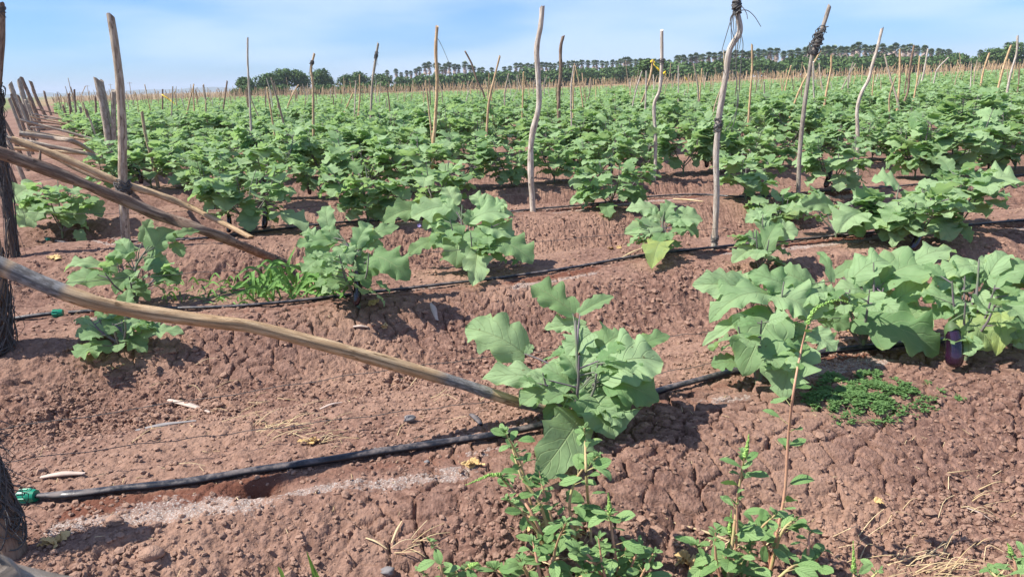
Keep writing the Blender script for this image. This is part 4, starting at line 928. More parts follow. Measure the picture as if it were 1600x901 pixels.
hero('small eggplant plant with a yellow hanging leaf, left of the bleached stake', (1035, 400), (1035, 348), (1038, 330),
 [(1028, 330, 978, 328, 20), (1032, 354, 975, 364, 27), (1048, 344, 1098, 344, 28), (1036, 340, 1050, 316, 22), (1050, 358, 1092, 370, 20, {'c': .15}), (1040, 345, 1066, 342, 16), (1036, 378, 1018, 421, 36, Y(.55)), (1036, 364, 1016, 376, 16, {'c': .1}), (1032, 342, 1006, 336, 20)], seed=10)
hero('slender eggplant plant directly right of the bleached stake, purple stem', (1187, 425), (1190, 372), (1192, 335),
 [(1178, 386, 1144, 411, 24), (1190, 400, 1216, 348, 34), (1196, 334, 1164, 348, 20), (1196, 364, 1248, 360, 32), (1190, 345, 1210, 318, 22), (1192, 380, 1160, 372, 22), (1194, 360, 1180, 330, 20)], seed=11)
hero('spreading eggplant plant in the second row with a curved purple fruit touching the soil', (1428, 378), (1400, 325), (1405, 290),
 [(1460, 342, 1488, 376, 48), (1346, 332, 1306, 363, 48), (1300, 326, 1250, 316, 26), (1385, 340, 1354, 360, 26), (1416, 345, 1394, 386, 30, Y(.35)), (1470, 332, 1526, 326, 18), (1405, 290, 1362, 282, 22), (1410, 315, 1450, 330, 30), (1500, 352, 1516, 380, 18, {'c': .1})],
 fruits=[(1440, 350, 1424, 392, 13)], auto=26, spread=75, seed=12)
hero('eggplant plant right of the curved fruit, leaning over the second hose', (1500, 355), (1500, 300), (1500, 265), [(1470, 300, 1440, 320, 26), (1530, 288, 1594, 282, 34, Y(.2))], auto=24, spread=62, seed=13)
hero('low eggplant plant at the left end of the spreading second-row one', (1305, 372), (1300, 330), (1295, 305), [], auto=12, spread=42, seed=14)
hero('eggplant plant behind the left edge posts, large drooping leaves over the hose', (98, 372), (92, 315), (90, 275),
 [(70, 318, 30, 355, 40), (110, 318, 128, 352, 34), (95, 325, 100, 350, 30), (122, 360, 128, 386, 20), (55, 290, 15, 318, 34), (140, 310, 160, 340, 26, {'c': .1})], auto=22, spread=58, seed=15)
hero('eggplant plant with two dark fruits hanging over the third hose', (392, 360), (390, 300), (400, 265), [(420, 335, 482, 362, 22)], fruits=[(357, 335, 357, 364, 8), (413, 318, 412, 358, 9)], auto=30, spread=68, seed=16)
hero('dense eggplant plant right of the one with two hanging fruits', (575, 348), (575, 290), (570, 255), [(590, 315, 575, 330, 24)], auto=34, spread=72, seed=17)
hero('eggplant plant in the third row just before the slim tan stake', (682, 338), (700, 282), (700, 250), [(690, 270, 668, 292, 34)], auto=20, spread=50, seed=18)
hero('eggplant plant in the third row with a violet flower and a low round yellowish leaf', (955, 325), (955, 280), (955, 250), [(930, 305, 890, 318, 18), (946, 318, 952, 341, 26, Y(.3)), (990, 295, 1000, 322, 34, {'c': .1})], flower=(916, 291), auto=28, spread=62, seed=19)
hero('small eggplant plant left of the spreading second-row one, its leaves grey-green', (1215, 352), (1212, 325), (1212, 310), [], auto=12, spread=38, seed=20)
hero('eggplant plant at the third row, right of the bleached stake', (1165, 312), (1160, 265), (1160, 235), [], auto=28, spread=62, seed=21)
hero('eggplant plant in the third row with a dark fruit beside the grey leaning stake', (1300, 300), (1310, 250), (1310, 215), [], fruits=[(1298, 262, 1289, 293, 9)], auto=30, spread=66, seed=22)

protoP = []
for i_ in range(12):
    rg = np.random.default_rng(300 + i_); ms = MB(); mf = MB()
    lf = gen_plant(rg, 9, 6, int(rg.integers(66, 90)), H=rg.uniform(0.58, 0.74), R=rg.uniform(0.42, 0.54), ms=ms); leaves(mf, *lf, 11, 6, 0.27)
    r_ = empty('eggplant_plant', (0, 0, 0), 'leafy eggplant plant', 'eggplant'); kid(r_, ms.build('stem', M_STEM, r_)); kid(r_, mf.build('foliage', M_LEAF, r_))
    if i_ % 3 == 0:
        a = rg.uniform(0, 6.28); o = np.array([math.cos(a) * .16, math.sin(a) * .16, .27]); f = add_fruit(r_, np.zeros(3), o, o + [0.01, 0, -.2], 0.06); kid(r_, f); kid(f, [c for c in bpy.data.objects if c.parent == f][0])
    protoP.append(r_)
rg = np.random.default_rng(77); plants = []
for k_ in range(2, 42):
    v = CENT[k_ + 2]; x = -75 + rg.uniform(0, 1)
    while x < 100:
        x += rg.uniform(0.46, 0.66); y = v + TANR * x + rg.normal(0, 0.07)
        if y < 6.5 or x < endx(y) + 0.9 or abs(x) > 0.70 * y + 1.5 or y > 92: continue
        if k_ == 2 and (x < 3.0 and not (0 < 0)): continue       # the third row is planted by hand up to here
        if k_ <= 6 and rg.random() < 0.14: continue
        plants.append((math.hypot(x, y), x, y, k_))
# a few more of row 2 past the frame edge
plants.sort()
NP = 275; seen = set()
ORD = {2: 'third', 3: 'fourth', 4: 'fifth', 5: 'sixth', 6: 'seventh', 7: 'eighth', 8: 'ninth', 9: 'tenth'}
for n_, (d_, x, y, k_) in enumerate(plants[:NP]):
    i_ = int(rg.integers(0, 12)); o = protoP[i_]
    if i_ in seen: o = copy_tree(o)
    seen.add(i_); o.location = (x, y, gz(x, y)); o.rotation_euler = (rg.normal(0, .05), rg.normal(0, .05), rg.uniform(0, 6.28)); s_ = rg.choice([rg.uniform(0.78, .95), rg.uniform(.95, 1.2), rg.uniform(1.0, 1.3)]); o.scale = (s_, s_, s_ * rg.uniform(.85, 1.15))
    w_ = ORD.get(k_, 'far')
    tag(o, f'leafy eggplant plant in the {w_} planted row, crowded by its neighbours' if k_ in ORD else 'leafy eggplant plant in the crowded rows beyond the tenth', 'eggplant', f'eggplants of the {w_} row')
g = MB(); acc = []
for n_, (d_, x, y, k_) in enumerate(plants[NP:]):
    nl = 50 if d_ < 40 else 30; s_ = rg.uniform(0.9, 1.15)
    lf = list(gen_plant(rg, 3, 2, nl, H=0.62 * s_, R=0.42 * s_)); o = np.array([x, y, gz(x, y)]); lf[0] = lf[0] + o; lf[1] = lf[1] + o
    if d_ >= 40: lf[1] = lf[0] + (lf[1] - lf[0]) * 1.25; lf[3] = lf[3] * 1.25
    acc.append(lf)
cat_ = [np.concatenate([a[q] for a in acc]) for q in range(10)]
leaves(g, *cat_, 4, 2, 0.1)
tag(g.build('distant_eggplants', M_LEAF), 'sea of green eggplant leaves filling the far rows', 'eggplants', kind='stuff')

# ------------------------------------------------------------------ weeds, grass and ground cover
def weed(label, stems, seed, leaf=0.06, dens=1.0, group='amaranth weeds at the near edge', branch=0, yel=0.05):
    """stems: list of (pixel polyline base..tip, spike?)"""
    rg = np.random.default_rng(seed); f0 = ground(*stems[0][0][0]); root = empty('amaranth_weed', tuple(f0), label, 'weed', group)
    ms, mf, mk = MB(), MB(), MB(); has = False; A = []
    for pl, spike in stems:
        f = ground(*pl[0]); 
        if np.linalg.norm(f - f0) > 0.35: f = f0 + (f - f0) * 0.4
        pts = [f + [0, 0, -0.02]] + [CAM + ray(a, b) * ((f[1] + 0.10 * rg.normal() * 0.3 - 0.0 * i) / ray(a, b)[1]) for i, (a, b) in enumerate(pl[1:])]
        L_ = sum(np.linalg.norm(np.array(pts[i + 1]) - pts[i]) for i in range(len(pts) - 1))
        P, R = tube(ms, pts, [0.0055, 0.0045, 0.002], 7, n=max(8, int(L_ / 0.02)), cb=rg.uniform(0.2, 1.0))
        leaf_ = leaf * 1.2; nleaf = int(L_ / 0.031 * dens)
        for q in range(nleaf):
            t = rg.uniform(0.12, 0.98); p = P[int(t * (len(P) - 1))]; a = q * 2.4 + rg.normal(0, .3); o = np.array([math.cos(a), math.sin(a), 0]); pt = rg.uniform(0.01, 0.05) * (1.2 - t)
            el = math.radians(rg.uniform(-35, 35)); b0 = p + o * pt + [0, 0, pt * .7]; l_ = leaf_ * rg.uniform(0.5, 1.25) * (1.15 - 0.5 * t)
            tube(ms, [p, b0], [0.0014, 0.001], 4, n=2, cb=.1, caps=False)
            A.append((b0, b0 + (o * math.cos(el) + [0, 0, math.sin(el)]) * l_, np.array([0, -.25, 1]) + o * .2 + rg.normal(0, .3, 3), l_ * rg.uniform(.48, .62), rg.uniform(-.05, .15), rg.uniform(.1, .5), rg.uniform(.0, .05), rg.uniform(0, 6), max(0, rg.normal(yel, .15)), rg.uniform(.1, 1)))
        for q in range(int(10 * dens)):      # tight young leaves at the tip
            p = P[-1 - rg.integers(0, 3)]; a = rg.uniform(0, 6.28); o = np.array([math.cos(a), math.sin(a), rg.uniform(.2, 1.2)]); l_ = leaf * rg.uniform(.25, .5)
            A.append((p, p + unit(o) * l_, np.array([0, -.3, 1]) + rg.normal(0, .3, 3), l_ * .4, .1, .3, .02, rg.uniform(0, 6), .05, rg.uniform(.5, 1)))
        if spike:
            has = True; sp = [P[-1]] + [CAM + ray(a, b) * (P[-1][1] / ray(a, b)[1]) for a, b in spike]
            Q, _ = spline(np.array(sp), np.ones(len(sp)), 26); ln = np.linspace(0, 1, 26)
            tube(mk, Q, 0.0035 * (1.05 - ln), 6, n=26)
            for q in range(150):
                i_ = rg.integers(0, 26); rr = 0.0062 * (1.1 - ln[i_]) + 0.001; d = unit(rg.normal(0, 1, 3)); c = Q[i_] + d * rr * .7
                mk.add(I0[0] * rr * .55 + c, None, I0[1], a=(0, rg.random()))
    A = list(zip(*A)); leaves(mf, *[np.array(a) for a in A], 8, 6, 0.02, 0.95)
    ms.build('stem', M_WSTEM, root, f0); mf.build('foliage', M_WEED, root, f0)
    if has: mk.build('flower_spike', M_SPIKE, root, f0)
weed('tall reddish weed stalk curling over at its green tip, before the front row', [([(1204, 885), (1212, 840), (1226, 770), (1232, 680), (1240, 610), (1252, 545), (1262, 505)], [(1272, 485), (1290, 474), (1315, 469), (1340, 480)]), ([(1204, 885), (1222, 830), (1250, 806)], None), ([(1206, 880), (1195, 850), (1170, 820)], None)], 1, leaf=0.055, dens=0.75)
weed('upright weed with an erect green spike, left of the tall red stalk', [([(1140, 940), (1120, 880), (1118, 830)], None), ([(1150, 940), (1165, 890), (1175, 850)], None), ([(1170, 945), (1230, 890), (1262, 880)], None), ([(1136, 935), (1150, 850), (1152, 770)], None), ([(1132, 935), (1140, 880), (1150, 800), (1158, 740), (1164, 712)], [(1167, 700), (1169, 688), (1170, 678)]), ([(1140, 925), (1143, 860), (1140, 830)], [(1141, 815), (1143, 797)]), ([(1150, 930), (1180, 840), (1215, 800)], None), ([(1130, 935), (1100, 870), (1085, 850)], None)], 2, dens=1.1)
weed('weed rising against the big drooping leaf of the nearest eggplant', [([(925, 860), (920, 800), (916, 740), (914, 690), (913, 668)], None), ([(905, 870), (890, 790), (905, 740), (935, 712)], None)], 3, leaf=0.058, dens=1.1)
weed('bushy weed left of the drooping leaf, with a curved spike pointing left', [([(866, 860), (845, 790), (815, 745), (800, 700)], None), ([(862, 862), (830, 800), (800, 765), (780, 742)], [(765, 742), (745, 750), (728, 757)]), ([(870, 866), (862, 810), (850, 770), (842, 735)], None), ([(860, 866), (840, 830), (805, 790), (790, 780)], None), ([(850, 866), (815, 730), (790, 675)], None)], 4, leaf=0.05, dens=1.3)
weed('weed clump at the bottom centre with an erect spike', [([(985, 945), (1000, 905), (1022, 862)], None), ([(950, 940), (925, 905), (905, 880)], None), ([(975, 945), (975, 900), (978, 850)], None), ([(965, 945), (945, 900), (935, 840)], None), ([(975, 935), (962, 870), (955, 820), (953, 800)], [(952, 785), (950, 770)]), ([(970, 940), (985, 890), (1000, 850)], None), ([(960, 935), (930, 880), (900, 850)], None), ([(985, 940), (1010, 900), (1015, 880)], None)], 5, leaf=0.062, dens=1.3)
weed('bright weed clump hugging the bottom edge left of centre', [([(850, 950), (860, 900), (870, 850), (885, 815)], None), ([(845, 950), (825, 900), (812, 872)], None), ([(855, 950), (840, 880), (832, 845)], None), ([(865, 950), (895, 910), (930, 890)], None), ([(840, 950), (790, 900), (765, 885)], None)], 6, leaf=0.056, dens=1.4)
weed('small pale weed by itself at the bottom with a lying spike', [([(690, 935), (690, 890), (680, 860), (672, 845)], None), ([(690, 935), (672, 905), (655, 890)], None), ([(692, 935), (715, 900), (735, 884)], [(745, 880), (752, 884)])], 7, leaf=0.045, dens=1.0)
weed('small dark weed right of the tall red stalk foot', [([(1262, 905), (1262, 870), (1264, 840), (1266, 828)], None), ([(1262, 908), (1275, 875), (1285, 862)], None)], 8, leaf=0.045, dens=1.1)
weed('narrow weed spike poking up at the bottom right', [([(1334, 940), (1334, 915), (1334, 890)], [(1334, 870), (1333, 845)]), ([(1334, 940), (1360, 905), (1375, 890)], None)], 9, leaf=0.045, dens=.9)
weed('weed at the bottom right corner beside straw', [([(1592, 940), (1588, 890), (1580, 865)], [(1578, 855), (1574, 848)]), ([(1590, 940), (1560, 905), (1545, 890)], None), ([(1592, 940), (1610, 890), (1604, 870)], None)], 10, leaf=0.05, dens=1.1)
weed('faint small weed growing beside the loose plant of the second row', [([(812, 415), (818, 385), (818, 362)], None), ([(812, 415), (800, 395), (795, 385)], None)], 11, leaf=0.05, dens=1.2, group=None)

def grass(label, blades, name='grass_tuft', wpx=7, mat=None, dens_seed=0, foot=None, group=None):
    rg = np.random.default_rng(dens_seed); m = MB(); f0 = ground(*foot)
    for pl in blades:
        D = depth(ground(*pl[0])) if pl[0][1] > 250 else depth(f0); D = min(max(D, depth(f0) - .25), depth(f0) + .25)
        pts = np.array([at_depth(a, b, D - 0.05 * i) for i, (a, b) in enumerate(pl)])
        for i in range(1, len(pts)): pts[i][2] = max(pts[i][2], gz(pts[i][0], pts[i][1]) + 0.012)
        n = 14; P, _ = spline(pts, np.ones(len(pts)), n); T = unit(np.gradient(P, axis=0)); V0 = unit(CAM - P)
        X = unit(np.cross(T, V0 + np.array([0, 0, .6]) + rg.normal(0, .3, 3))); wd = wpx * rg.uniform(.7, 1.2) * D / FPX / 2 * np.sin(np.linspace(0.35, 3.1, n)) ** .7
        N_ = np.cross(X, T); V = np.stack([P - X * wd[:, None], P - N_ * wd[:, None] * .35, P + X * wd[:, None]], 1).reshape(-1, 3)
        q = [(3 * i + j, 3 * i + j + 1, 3 * i + j + 4, 3 * i + j + 3) for i in range(n - 1) for j in (0, 1)]
        uv = np.array([(j / 2, i / (n - 1)) for i in range(n) for j in range(3)]); m.add(V, q, uv=uv, a=(max(0, rg.normal(.05, .15)), rg.uniform(.2, 1)))
    o = m.build(name, mat or M_GRASS, None, f0); tag(o, label, 'grass', group); return o
rg = np.random.default_rng(12)
bl = [[(470, 440), (500, 415), (475, 400)], [(465, 445), (440, 420), (410, 445)], [(468, 440), (430, 430), (400, 460), (398, 470)], [(480, 445), (500, 400), (515, 382)], [(460, 448), (450, 415), (462, 385)], [(455, 450), (425, 455), (385, 472)],
      [(430, 455), (410, 465), (408, 490), (428, 505)], [(440, 455), (470, 450), (490, 470), (512, 505)], [(500, 440), (520, 450), (525, 490)], [(512, 445), (540, 445), (548, 485)], [(490, 440), (470, 420), (440, 412)], [(455, 445), (420, 440), (370, 455)], [(520, 430), (535, 460), (532, 495)],
      [(470, 450), (500, 455), (506, 480)], [(475, 435), (505, 395), (530, 375)], [(452, 450), (415, 470), (350, 478)], [(442, 450), (400, 440), (352, 465)]]
for _ in range(90):
    x, y = rg.uniform(395, 530), rg.uniform(440, 474); a = rg.uniform(-2.7, -0.4); l_ = rg.uniform(30, 80); bl.append([(x, y), (x + l_ * .5 * math.cos(a), y + l_ * .6 * math.sin(a)), (x + l_ * math.cos(a), y + l_ * .5 * math.sin(a) + rg.uniform(0, 15))])
grass('bright green tuft of broad grass blades between the fruiting plant and the thick pole foot', bl, wpx=5.5, foot=(465, 455), dens_seed=3)
bl = []
for _ in range(60):
    x, y = rg.uniform(255, 400), rg.uniform(440, 474); a = rg.uniform(-3.0, -0.1); l_ = rg.uniform(10, 34); bl.append([(x, y), (x + l_ * .5 * math.cos(a), y + l_ * .5 * math.sin(a)), (x + l_ * math.cos(a), y + l_ * .35 * math.sin(a) + 4)])
grass('sparse sprawling grass with yellowed blades left of the bright tuft', bl, wpx=3, foot=(325, 462), dens_seed=4)
grass('two narrow grass blades rising from the soil at the bottom edge', [[(492, 915), (487, 885), (479, 860)], [(505, 915), (490, 890), (482, 868)], [(445, 915), (440, 895), (434, 884)]], wpx=5, foot=(492, 915), dens_seed=5)
# small creeping cover under the front row
m = MB(); rg = np.random.default_rng(21); pp = []
for _ in range(4200):
    a, r_ = rg.uniform(0, 6.28), rg.random() ** .6
    if rg.random() < .8: x, y = 1345 + 95 * r_ * math.cos(a), 615 + 36 * r_ * math.sin(a)
    else: x, y = 1350 + 130 * r_ * math.cos(a) + 30, 640 + 55 * r_ * math.sin(a)
    if vnoise(np.array([x / 14.]), np.array([y / 9.]), 4)[0] < .30 + .4 * r_ ** 2: continue
    pp.append((x, y))
P0 = np.array([ground(*p) for p in pp[:1500:6]]); 
cen = ground(1350, 625)
def unproj_many(pp):
    out_ = []
    for x, y in pp:
        d = ray(x, y); z = float(macro(*(CAM + d * ((cen[2] - CH) / d[2]))[:2])); p = CAM + d * ((z - CH) / d[2]); out_.append(p)
    return np.array(out_)
C_ = unproj_many(pp); C_[:, 2] = macro(C_[:, 0], C_[:, 1]) + micro(C_[:, 0], C_[:, 1]) + rg.uniform(0.001, 0.013, len(C_))
C_ = np.repeat(C_, 4, axis=0); az_ = rg.uniform(0, 6.28, len(C_)); d_ = np.stack([np.cos(az_), np.sin(az_), rg.uniform(-.1, .5, len(C_))], -1); C_ = C_ + rg.normal(0, .006, C_.shape) * [1, 1, .3]
leaves(m, C_, C_ + d_ * rg.uniform(.008, .017, (len(C_), 1)), np.array([0, 0, 1.]) + rg.normal(0, .3, C_.shape), rg.uniform(.006, .010, len(C_)), .05, .2, 0, 0, np.maximum(0, rg.normal(0, .1, len(C_))), rg.uniform(-.6, .3, len(C_)), 2, 2, 0)
tag(m.build('ground_cover', M_WEED), 'mat of tiny green creeping leaves in the shade of the front row', 'ground cover', kind='stuff')

# ------------------------------------------------------------------ litter: straw, dry leaves, chips
rg = np.random.default_rng(33); m = MB()
spots = [(140, 485, 45, 8), (450, 672, 60, 14), (400, 668, 30, 8), (630, 850, 30, 9), (490, 690, 25, 8), (1420, 890, 120, 26), (1540, 800, 60, 8), (1450, 880, 90, 25), (1120, 545, 20, 6), (965, 575, 20, 8), (1510, 760, 60, 6), (770, 410, 40, 7), (330, 470, 60, 14), (1130, 870, 40, 6), (880, 870, 60, 14), (600, 640, 200, 14), (300, 640, 250, 20), (1400, 830, 200, 14)]
for (x, y, s_, n_) in spots:
    for q in range(n_):
        a, b = x + rg.normal(0, s_ * .5), y + rg.normal(0, s_ * .18); g0 = ground(min(max(a, -50), 1650), b); an = rg.uniform(-.5, .9); ln = rg.uniform(.03, .15)
        e = g0 + np.array([math.cos(an), math.sin(an), 0]) * ln; z0, z1 = gzm(g0[0], g0[1]) + .006, gzm(e[0], e[1]) + .006; g0[2] = z0; e[2] = z1 + rg.random() ** 3 * .05
        md = (g0 + e) / 2 + [0, rg.normal(0, .012), rg.uniform(0, .02)]; md[2] = max(md[2], gzm(md[0], md[1]) + .004)
        tube(m, [g0, md, e], [rg.uniform(.0012, .003), .0012], 5, n=6, cb=rg.random(), flat=.6)
for q in range(500):
    y = 1.6 + 5.5 * rg.random() ** 1.4; x = rg.uniform(-.7, .7) * y; an = rg.uniform(0, 3.14); ln = rg.uniform(.008, .035); g0 = np.array([x, y, gzm(x, y) + .003]); e = g0 + np.array([math.cos(an), math.sin(an), rg.uniform(-.1, .2)]) * ln
    e[2] = max(e[2], gzm(e[0], e[1]) + .003); tube(m, [g0, e], [rg.uniform(.001, .0028), .001], 4, n=2, cb=rg.random(), flat=.5)
tag(m.build('straw_litter', M_STRAW), 'dry straw and bits of stalk strewn over the soil', 'straw', kind='stuff')
def crumple(px, size, label, seed, mat=None, name='dry_leaf', nl=3, elong=1.0):
    rg = np.random.default_rng(seed); c = ground(*px); c[2] = gzm(c[0], c[1]) + .008; m = MB()
    for q in range(nl):
        a = rg.uniform(0, 6.28); d = np.array([math.cos(a), math.sin(a) * .6, rg.uniform(-.05, .3)]); p0 = c + rg.normal(0, size * .12, 3) * [1, 1, .2]; p1 = p0 + d * size * rg.uniform(.7, 1.1) * elong
        p1[2] = max(p1[2], gzm(p1[0], p1[1]) + .006)
        leaves(m, [p0], [p1], [np.array([0, -.3, 1]) + rg.normal(0, .5, 3)], size * rg.uniform(.4, .7), rg.uniform(-.1, .3), rg.uniform(.3, 1.2), .16, rg.uniform(0, 6), 0, rg.random(), 10, 8, .25)
    o = m.build(name, mat or M_DRYLEAF, None, c); md = o.modifiers.new('t', 'SOLIDIFY'); md.thickness = .0008; tag(o, label, 'dry leaf', 'dry fallen leaves on the soil')
crumple((88, 852), .05, 'crumpled yellow-brown leaf beside the twine-wrapped stump', 1, nl=5)
crumple((130, 546), .06, 'withered brown leaf under the small low plant', 2, nl=4)
crumple((180, 572), .06, 'brown dried leaf hanging onto the soil below the small low plant', 3, nl=2)
crumple((82, 405), .09, 'crumpled straw-coloured leaf on the soil near the left edge post', 4, nl=4)
crumple((600, 512), .05, 'curled orange-yellow leaf lying left of the old wooden stub', 5, nl=3)
crumple((962, 390), .06, 'curled orange dry leaf left of the yellow hanging leaf', 6, nl=2)
crumple((745, 728), .045, 'yellowish dry shreds left of the bushy weed, below the front hose', 7, nl=5)
crumple((845, 830), .06, 'brown dead leaf among the bottom centre weeds', 8, nl=4)
crumple((885, 838), .05, 'small orange dead leaf right of the brown one among the weeds', 9, nl=3)
crumple((1075, 882), .055, 'pale yellow dried foliage left of the upright spiked weed foot', 10, nl=7)
crumple((1365, 790), .035, 'tiny yellowish dead leaf alone on the lower right soil', 11, nl=3)
crumple((585, 478), .07, 'orange-yellow dead leaf at the foot of the fruiting plant by the grass', 12, nl=3)
crumple((485, 690), .045, 'yellow dry scrap behind the front hose', 13, nl=4)
crumple((1330, 520), .07, 'yellow-brown withered leaf hanging under the front row plants', 14, nl=3)
def chip(p0, p1, wpx, label, mat, name='wood_chip', seed=0, r=None, knob=.25, cat='wood chip'):
    a, b = ground(*p0), ground(*p1)
    a[2] = gzm(a[0], a[1]) + .008; b[2] = gzm(b[0], b[1]) + .008; d = depth(a); r_ = wpx * d / FPX / 2; md = (a + b) / 2; md[2] = max(md[2], gzm(md[0], md[1])) + .006
    m = MB(); tube(m, [a, md, b], [r_ * .7, r_, r_ * .5], 9, n=14, knob=knob, seed=seed, flat=.55, cb=.5); o = m.build(name, mat, None, a); tag(o, label, cat)
chip((264, 626), (328, 646), 11, 'flat split wood chip lying under the upper string', M_CHIP, seed=1)
chip((212, 672), (305, 660), 8, 'dark grey weathered stick lying between the two strings', M_GREYCHIP, 'dead_stick', seed=2, cat='stick')
chip((65, 748), (132, 744), 11, 'curled pale bark strip left of the front hose', M_CHIP, 'bark_strip', seed=3, cat='bark')
chip((672, 470), (683, 500), 10, 'short old wooden stub lying upright on the bed slope', M_CHIP, 'wooden_stub', seed=4, cat='stub')
chip((552, 512), (575, 514), 8, 'pale little chip of bark left of the curled yellow leaf', M_CHIP, seed=5)
chip((736, 650), (752, 667), 11, 'small black plastic scrap beside the front hose', M_HOSE, 'plastic_scrap', seed=6, knob=.05, cat='plastic scrap')
chip((500, 640), (535, 632), 6, 'slim pale splinter on the soil under the long tan pole', M_CHIP, 'splinter', seed=7, cat='splinter')
chip((1004, 388), (1003, 390), 3, 'tiny pale crumb of bark near the yellow leaf', M_CHIP, 'bark_crumb', seed=8, cat='bark')
chip((968, 405), (1006, 389), 4, 'bare yellowish stalk leading to the yellow hanging leaf', M_STRAW, 'dry_stalk', seed=9, cat='stalk')
chip((1052, 312), (1098, 318), 4, 'bare pale stalk arching over the soil near the third hose', M_STRAW, 'dry_stalk', seed=10, cat='stalk')
chip((612, 850), (628, 815), 4.5, 'white broken straw standing out on the cracked soil', M_STRAW, 'dry_stalk', seed=11, cat='stalk')
chip((572, 842), (605, 862), 3.5, 'pale broken straw pointing left on the cracked soil', M_STRAW, 'dry_stalk', seed=12, cat='stalk')
chip((1052, 810), (1165, 862), 6, 'long pale stalk lying left of the upright spiked weed', M_STRAW, 'dry_stalk', seed=13, cat='stalk')
chip((1510, 797), (1550, 812), 4, 'forked white twig on the lower right soil', M_CHIP, 'dead_stick', seed=14, cat='stick')
# a few stones
for i_, (px, s_, lb) in enumerate((((641, 660), .020, 'round brownish pebble below the long tan pole'), ((667, 722), .008, 'small grey pebble under the front hose'), ((978, 633), .014, 'grey stone beside the front hose near the nearest plant'), ((607, 893), .018, 'greyish stone at the bottom edge'), ((238, 872), .030, 'fist-sized clay lump near the bottom left'), ((180, 822), .022, 'angular pink lump left of the white crust'))):
    rg = np.random.default_rng(i_ + 60); v, f = subdiv(*I1); v = v * (1 + .22 * (vnoise(v[:, 0] * 2 + i_, v[:, 1] * 2 + v[:, 2] * 3, i_)[:, None] - .5) * 2); c = ground(*px); c[2] = gzm(c[0], c[1]) + s_ * .35
    m = MB(); m.add(v * s_ * [1.2, .95, .75] + c, None, f); o = m.build('stone', M_CLOD if i_ > 3 else M_GREYCHIP, None, c, smooth=True); tag(o, lb, 'stone')

# ------------------------------------------------------------------ trees behind the field
def crown_mesh(mb, rg, c, R, n, ls, lumps=9):
    cs = [np.array(c) + unit(rg.normal(0, 1, 3)) * np.array(R) * rg.uniform(.3, .62) for _ in range(lumps)]; rs = [rg.uniform(.38, .6) for _ in cs]
    P = []
    for q in range(n):
        i_ = rg.integers(0, lumps); d = unit(rg.normal(0, 1, 3)); P.append(cs[i_] + d * np.array(R) * rs[i_] * rg.uniform(.55, 1.05))
    P = np.array(P); d = unit(rg.normal(0, 1, P.shape)); l_ = ls * rg.uniform(.6, 1.3, (n, 1))
    leaves(mb, P, P + d * l_, rg.normal(0, 1, P.shape) + (P - np.array(c)) / np.array(R) * .8 + [0, 0, .5], l_[:, 0] * .8, .1, .2, 0, 0, 0, rg.uniform(0, 1, n), 2, 2, 0)
protoT = []
for i_ in range(5):
    rg = np.random.default_rng(900 + i_); r_ = empty('broadleaf_tree', (0, 0, 0), 'tree', 'tree'); m = MB()
    tube(m, [[0, 0, -.3], [.1, 0, 1.2], [0, .1, 2.6]], [.26, .2, .13], 8, n=8)
    for q in range(6): a = q * 1.05; tube(m, [[0, 0, 1.4 + .2 * q], [math.cos(a) * .7, math.sin(a) * .7, 2.3 + .2 * q], [math.cos(a) * 1.5, math.sin(a) * 1.5, 3.2 + .2 * q]], [.1, .07, .03], 6, n=6)
    kid(r_, m.build('trunk', M_BROWN, r_)); m = MB(); crown_mesh(m, rg, (0, 0, 3.1), (2.7, 2.5, 2.3), 1900, .38, 12); kid(r_, m.build('crown', M_TREE, r_)); protoT.append(r_)
seenT = set()
def put_tree(px, top_py, D, wide, label, group, rg, i_=None):
    i_ = int(rg.integers(0, 5)) if i_ is None else i_; o = protoT[i_]
    if i_ in seenT: o = copy_tree(o)
    seenT.add(i_); p = at_depth(px, top_py, D); z = gz(p[0], p[1]); h = p[2] - z; s_ = h / 5.1
    o.location = (p[0], p[1], z - .1); o.scale = (s_ * wide, s_ * wide, s_); o.rotation_euler = (0, 0, rg.uniform(0, 6.28)); tag(o, label, 'tree', group)
rg = np.random.default_rng(55)
for px, ty, D, wd, lb in ((385, 118, 170, 1.2, 'leftmost round dark green tree of the treeline'), (412, 112, 172, 1.1, 'second round tree from the left of the treeline'), (440, 108, 176, 1.2, 'bulky round tree left of the s-shaped stake'), (468, 109, 178, 1.1, 'round tree behind the s-shaped stake'), (500, 108, 180, 1.05, 'tree at the notch of the left tree cluster'), (512, 118, 190, .9, 'small tree in the dip of the left tree cluster'),
                      (540, 117, 192, 1.2, 'tree just left of the forked stake'), (562, 112, 196, 1.1, 'dark tree behind the forked stake'), (596, 114, 200, 1.2, 'tree where the palm line begins'), (625, 118, 205, 1.1, 'shorter tree under the first palms'), (1014, 92, 140, 1.25, 'round bright tree behind the yellow tape'), (1500, 80, 185, 1.0, 'round bushy tree right of the long palm line'), (1470, 88, 190, .9, 'low tree at the right end of the palm line'), (1560, 72, 170, 1.2, 'dark tree at the right edge beyond the stakes'), (1585, 66, 172, 1.1, 'last dark tree at the right edge'), (1535, 84, 180, .8, 'low tree between the two groups at the right')):
    put_tree(px, ty, D, wd, lb, None, rg)
protoW = []
